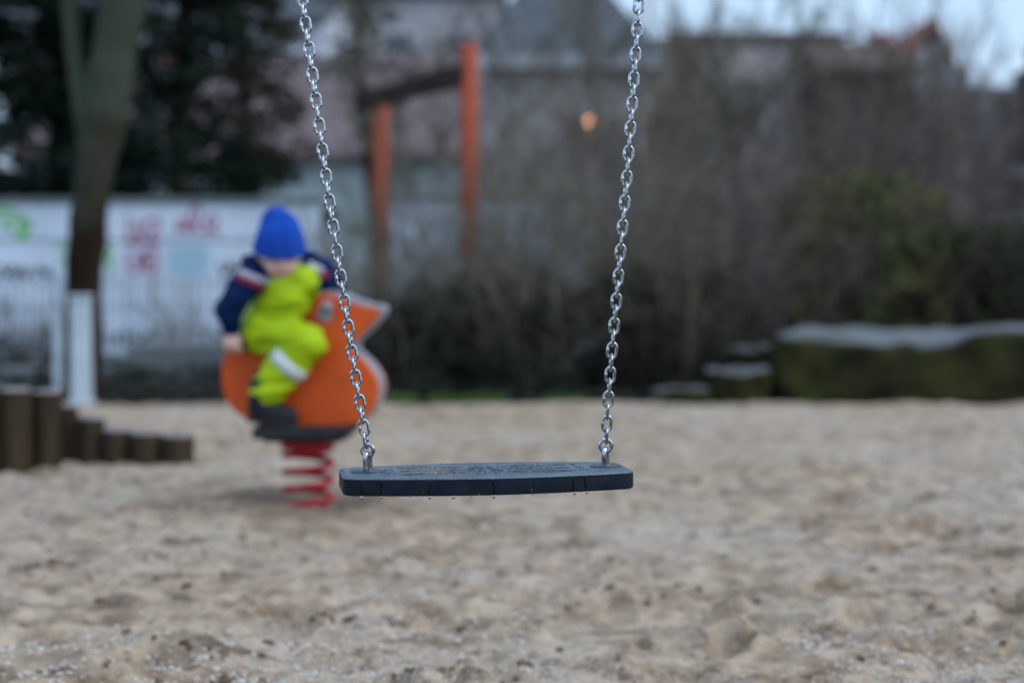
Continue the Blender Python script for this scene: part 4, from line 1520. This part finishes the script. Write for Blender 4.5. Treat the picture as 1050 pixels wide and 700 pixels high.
# ------------------------------------------------------------------ the swing in focus
SY = 2.2
SC = P(498.3, 480.8, SY)          # middle of the seat's top face
YAW = R(10.5)
def swing():
    root = thing('swing', 'wet black rubber swing seat hanging on two steel chains', 'swing', SC)
    rot = Matrix.Translation(SC) @ Matrix.Rotation(YAW, 4, 'Z')
    T = .0285
    L, DM, DE = .2245, .090, .059           # half length, half depth in the middle and at the ends

    def half(x):
        """half depth of the seat at x"""
        t = min(1, abs(x) / L)
        return DE + (DM - DE) * (1 - t ** 1.7)
    # outline with rounded ends
    out = []
    rc = .024
    xs = np.linspace(-L + rc, L - rc, 41)
    for x in xs:
        out.append((x, -half(x)))
    for k in range(1, 9):
        a = -math.pi / 2 + math.pi / 2 * k / 8
        out.append((L - rc + rc * math.cos(a), -half(L - rc) + rc + rc * math.sin(a)))
    for k in range(0, 9):
        a = math.pi / 2 * k / 8
        out.append((L - rc + rc * math.cos(a), half(L - rc) - rc + rc * math.sin(a)))
    for x in xs[::-1]:
        out.append((x, half(x)))
    for k in range(1, 9):
        a = math.pi / 2 + math.pi / 2 * k / 8
        out.append((-L + rc + rc * math.cos(a), half(L - rc) - rc + rc * math.sin(a)))
    for k in range(0, 9):
        a = math.pi + math.pi / 2 * k / 8
        out.append((-L + rc + rc * math.cos(a), -half(L - rc) + rc + rc * math.sin(a)))
    clean = []
    for p in out:
        if not clean or math.hypot(p[0] - clean[-1][0], p[1] - clean[-1][1]) > 1e-4:
            clean.append(p)
    out = clean
    n = len(out)
    def inset(d):
        r = []
        for i in range(n):
            a, b = out[i - 1], out[(i + 1) % n]
            t = Vector((b[0] - a[0], b[1] - a[1], 0)).normalized()
            r.append((out[i][0] - t.y * d, out[i][1] + t.x * d))
        return r
    def body_mesh(prof, close):
        mb = MB()
        vs, fs = [], []
        for d, z in prof:
            for p in inset(d):
                vs.append(rot @ Vector((p[0], p[1], z)))
        m = len(prof)
        for i in range(m - 1):
            for k in range(n):
                k2 = (k + 1) % n
                fs.append((i * n + k, i * n + k2, (i + 1) * n + k2, (i + 1) * n + k))
        fs.append(tuple(range(n - 1, -1, -1)))
        fs.append(tuple((m - 1) * n + k for k in range(n)))
        mb.add(vs, fs)
        return mb
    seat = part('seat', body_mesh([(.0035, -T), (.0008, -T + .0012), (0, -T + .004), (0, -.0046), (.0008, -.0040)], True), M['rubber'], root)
    seat.modifiers.new('split', 'EDGE_SPLIT').split_angle = R(50)
    sky_sheen = part('sky_sheen_top', body_mesh([(.0012, -.0039), (.0002, -.0036), (.0003, -.0030), (.0010, -.0018), (.0024, -.0006), (.0048, 0), (.010, .0003), (.0115, -.0008)], True), M['sky_sheen'], seat)  # added top layer, its paler colour stands for the sky reflected in wet rubber
    sky_sheen.modifiers.new('split', 'EDGE_SPLIT').split_angle = R(60)

    # raised tread: leaf-shaped loops fanning from the middle, plus bars near the ends
    tr = MB()
    top = -.0008
    def ridge(pts, r=.0017, closed=False):
        tr.tube([rot @ Vector((a, b, top - .0003)) for a, b in pts], r * .85, 8, closed)
    def loop(cx, cy, a, b, ang):
        ridge([(cx + math.cos(t) * a * math.cos(ang) - math.sin(t) * b * math.sin(ang),
                cy + math.cos(t) * a * math.sin(ang) + math.sin(t) * b * math.cos(ang)) for t in np.linspace(0, 2 * math.pi, 40, endpoint=False)], .0017, True)
    for sx in (-1, 1):
        for cy, ang in ((.034, .10), (0, 0), (-.034, -.10)):
            loop(sx * .082, cy, .052, .0085, sx * ang)
        for cy in (-.026, 0, .026):
            ridge([(sx * .142, cy), (sx * .158, cy * .9)], .0016)
    for k in range(9):
        a = math.pi * (k + .5) / 9 + (0 if k % 2 else .05)
        for s in (-1, 1):
            ridge([(.010 * math.cos(a), s * .010 * math.sin(a)), (.027 * math.cos(a), s * .052 * math.sin(a))], .0015)
    part('tread', tr, M['rubber_ridge'], seat)

    # fittings and chains
    link_me = {}
    def link_mesh(key, L_, W_, r, weld=True):
        if key in link_me:
            return link_me[key]
        mb = MB()
        s = (L_ - W_) / 2
        rr = (W_ - 2 * r) / 2 + r / 1
        rr = W_ / 2 - r
        pts, rad = [], []
        for k in range(9):
            a = math.pi * k / 8
            pts.append((rr * math.cos(a), 0, s + rr * math.sin(a))); rad.append(r)
        for k in range(1, 6):
            t = k / 6
            pts.append((-rr, 0, s - 2 * s * t)); rad.append(r * (1.16 if (weld and k == 3) else 1.0))
        for k in range(9):
            a = math.pi + math.pi * k / 8
            pts.append((rr * math.cos(a), 0, -s + rr * math.sin(a))); rad.append(r)
        for k in range(1, 6):
            t = k / 6
            pts.append((rr, 0, -s + 2 * s * t)); rad.append(r)
        mb.tube(pts, rad, 12, closed=True)
        me = mb.mesh('link')
        me.materials.append(M['steel'])
        link_me[key] = me
        return me

    PIT, LW, LR = .0193, .0183, .0025
    LL = PIT + 4 * LR - .0003
    for side_, mount, path, tw in (
            (-1, (-.183, .004), [(377.0, 461), (373.5, 440), (364.5, 385), (353.2, 309), (337.8, 206), (324.0, 103), (310.2, 0), (278, -235)], 5),
            (1, (.1925, .004), [(620.5, 455), (622.6, 425), (627.5, 360), (633.6, 290), (642.6, 184), (649.2, 92), (655.2, 0), (669, -235)], -4)):
        mp_ = rot @ Vector((mount[0], mount[1], 0))
        # oval rubber boss with steel plate, U-bolt, ring
        bs = MB()
        ring = [rot @ Vector((mount[0] + .026 * math.cos(a), mount[1] + .017 * math.sin(a), 0)) for a in np.linspace(0, 2 * math.pi, 32, endpoint=False)]
        c0 = len(ring)
        vs = [p + Vector((0, 0, -.001)) for p in ring] + [p + Vector((0, 0, .0006)) for p in ring] + [mp_ + (p - mp_) * .9 + Vector((0, 0, .0014)) for p in ring]
        fs = [(i * c0 + k, i * c0 + (k + 1) % c0, (i + 1) * c0 + (k + 1) % c0, (i + 1) * c0 + k) for i in range(2) for k in range(c0)] + [tuple(2 * c0 + k for k in range(c0))]
        bs.add(vs, fs)
        part('mounting_boss', bs, M['rubber_ridge'], seat)
        path[0] = (mp_.x / mp_.y * F_PX + CX, path[0][1])
        first = P(path[0][0] + (path[0][0] - path[1][0]) * -.3, path[0][1] - 8, mp_.y)
        ax = Vector((first.x - mp_.x, 0, first.z - mp_.z)).normalized()
        # U-bolt, seen edge on
        ub = MB()
        hgt = .0285
        dp = Vector((math.sin(R(22)), math.cos(R(22)), 0))
        upts = []
        hw = .0075
        for z in (-.012, -.004, .004, .010, hgt - hw):
            upts.append(mp_ + dp * hw + Vector((0, 0, z)) + ax * 0)
        for k in range(1, 8):
            a = math.pi * k / 8
            upts.append(mp_ + dp * hw * math.cos(a) + Vector((0, 0, hgt - hw + hw * math.sin(a))))
        for z in (hgt - hw, .010, .004, -.004, -.012):
            upts.append(mp_ - dp * hw + Vector((0, 0, z)))
        ub.tube(upts, .0038, 12)
        ch = bpy.data.objects.new('chain', None)
        COL.objects.link(ch)
        ch.parent = root
        ch.location = (mp_.x - SC.x, mp_.y - SC.y, 0)
        part('u_bolt', ub, M['steel'], seat)
        # polyline in a vertical plane through the mount
        pl = [P(a, b, mp_.y) for a, b in path]
        cum = [0]
        for i in range(1, len(pl)):
            cum.append(cum[-1] + (pl[i] - pl[i - 1]).length)
        def at(s):
            if s <= 0:
                return pl[0] + (pl[0] - pl[1]).normalized() * (-s)
            for i in range(1, len(pl)):
                if s <= cum[i]:
                    return pl[i - 1].lerp(pl[i], (s - cum[i - 1]) / (cum[i] - cum[i - 1]))
            return pl[-1]
        # big round ring through the U-bolt
        ro = bpy.data.objects.new('ring', link_mesh('ring', .0255, .0245, .0033, False))
        COL.objects.link(ro)
        ro.parent = ch
        rc_ = Vector((mp_.x, mp_.y, mp_.z + hgt + .0035)) + ax * .0008
        q = Matrix.Rotation(R(-14 if side_ < 0 else -6), 4, 'Z').to_quaternion()
        ro.rotation_mode = 'QUATERNION'
        ro.rotation_quaternion = q
        ro.location = rc_ - SC - ch.location
        # links
        p0 = rc_ + Vector((0, 0, .0255 / 2 - .0033 * 2)) + ax * (LL / 2 - LR * 2.0)
        # distance along the path where the first link sits
        s = 0.0
        while (at(s) - p0).dot(ax) < 0 and s < .1:
            s += .0005
        while s > -.05 and (at(s) - p0).dot(ax) > 0:
            s -= .0005
        k = 0
        lm = link_mesh('link', LL, LW, LR)
        rnd = random.Random(3 + side_)
        while s < cum[-1] and k < 70:
            c = at(s)
            d = (at(s + .005) - at(s - .005)).normalized()
            o = bpy.data.objects.new('link', lm)
            COL.objects.link(o)
            o.parent = ch
            zq = Vector((0, 0, 1)).rotation_difference(d)
            ang = R((90 if k % 2 == 0 else 0) + tw + rnd.gauss(0, 3.5))
            o.rotation_mode = 'QUATERNION'
            o.rotation_quaternion = zq @ Quaternion((0, 0, 1), -ang) @ Quaternion((0, 1, 0), R(rnd.gauss(0, 1.2)))
            o.location = c - SC - ch.location
            s += PIT
            k += 1

    # water: hanging drops along the lower front edge, runs down the front, beads on top
    inv = rot.inverted()
    def front(px):
        """point on the seat's front face under pixel column px"""
        x = 0
        best = None
        for i in range(200):
            xx = -L + .004 + (2 * L - .008) * i / 199
            w = rot @ Vector((xx, -half(min(abs(xx), L - rc) * (1 if xx > 0 else -1)), 0))
            sp = w.x / w.y * F_PX + CX
            if best is None or abs(sp - px) < best[0]:
                best = (abs(sp - px), w)
        return best[1]
    rnd = random.Random(4)
    for px, sz in ((369, .0026), (390, .0020), (439.5, .0026), (465.5, .0026), (483.5, .0017), (506.5, .0026), (546, .0015), (589, .0024), (602, .0022), (420, .0014), (560, .0013)):
        w = front(px)
        d = MB()
        b0 = w + Vector((0, .003, -T + .0009))
        d.tube([b0 + Vector((0, 0, .0004)), b0 - Vector((0, 0, sz * .5)), b0 - Vector((0, 0, sz * 1.2)), b0 - Vector((0, 0, sz * 1.9)), b0 - Vector((0, 0, sz * 2.15))],
               [sz * .75, sz * .8, sz, sz * .7, sz * .1], 12)
        part('water_drop', d, M['water'], seat)
    for px, l, wd in ((369, 1, .0011), (390, 1, .0013), (439.5, .95, .0009), (465.5, .25, .001), (506.5, 1, .0011), (588.5, 1, .0013), (601, .8, .0016), (424, .3, .0007), (548, .6, .0007)):
        w = front(px)
        q = MB()
        pts = []
        for i in range(9):
            t = i / 8
            pts.append(w + Vector((.0007 * math.sin(t * 5 + px), .0002, -.004 - (T - .005) * l * t)))
        q.tube(pts, [1.3 * wd * (.6 + .4 * (i / 8)) for i in range(9)], 8)
        part('water_run', q, M['streak'], seat)
    bd = MB()
    cnt = 0
    while cnt < 520:
        x = rnd.gauss(.0, .085) if rnd.random() < .75 else rnd.uniform(-L, L)
        if abs(x) > L - .012:
            continue
        y = rnd.uniform(-1, 1) * (half(x) - .008)
        s = rnd.uniform(.0009, .0025) * (1.2 if abs(x) < .06 else 1)
        bd.ball(rot @ Vector((x, y, -.0006)), (s * rnd.uniform(1, 1.5), s, s * .8), 10, 8)
        cnt += 1
    o = part('water_beads', bd, M['water'], seat)
    o['kind'] = 'stuff'
    # patch of sand grains left of the middle
    sg = MB()
    for i in range(700):
        x = rnd.gauss(-.082, .020)
        y = rnd.gauss(.0, .03)
        if abs(y) > half(x) - .003:
            continue
        s = rnd.uniform(.0004, .0011)
        sg.ball(rot @ Vector((x, y, -.0006)), (s, s, s * .6), 5, 4)
    for i in range(6):
        w = front(rnd.uniform(352, 640))
        s = rnd.uniform(.0004, .0009)
        sg.ball(w + Vector((0, 0, -rnd.uniform(.004, T - .002))), s, 5, 4)
    o = part('sand_grains', sg, mat('sand grains', (.42, .36, .29), (.30, .25, .2), 300, .8), seat)
    o['kind'] = 'stuff'
swing()
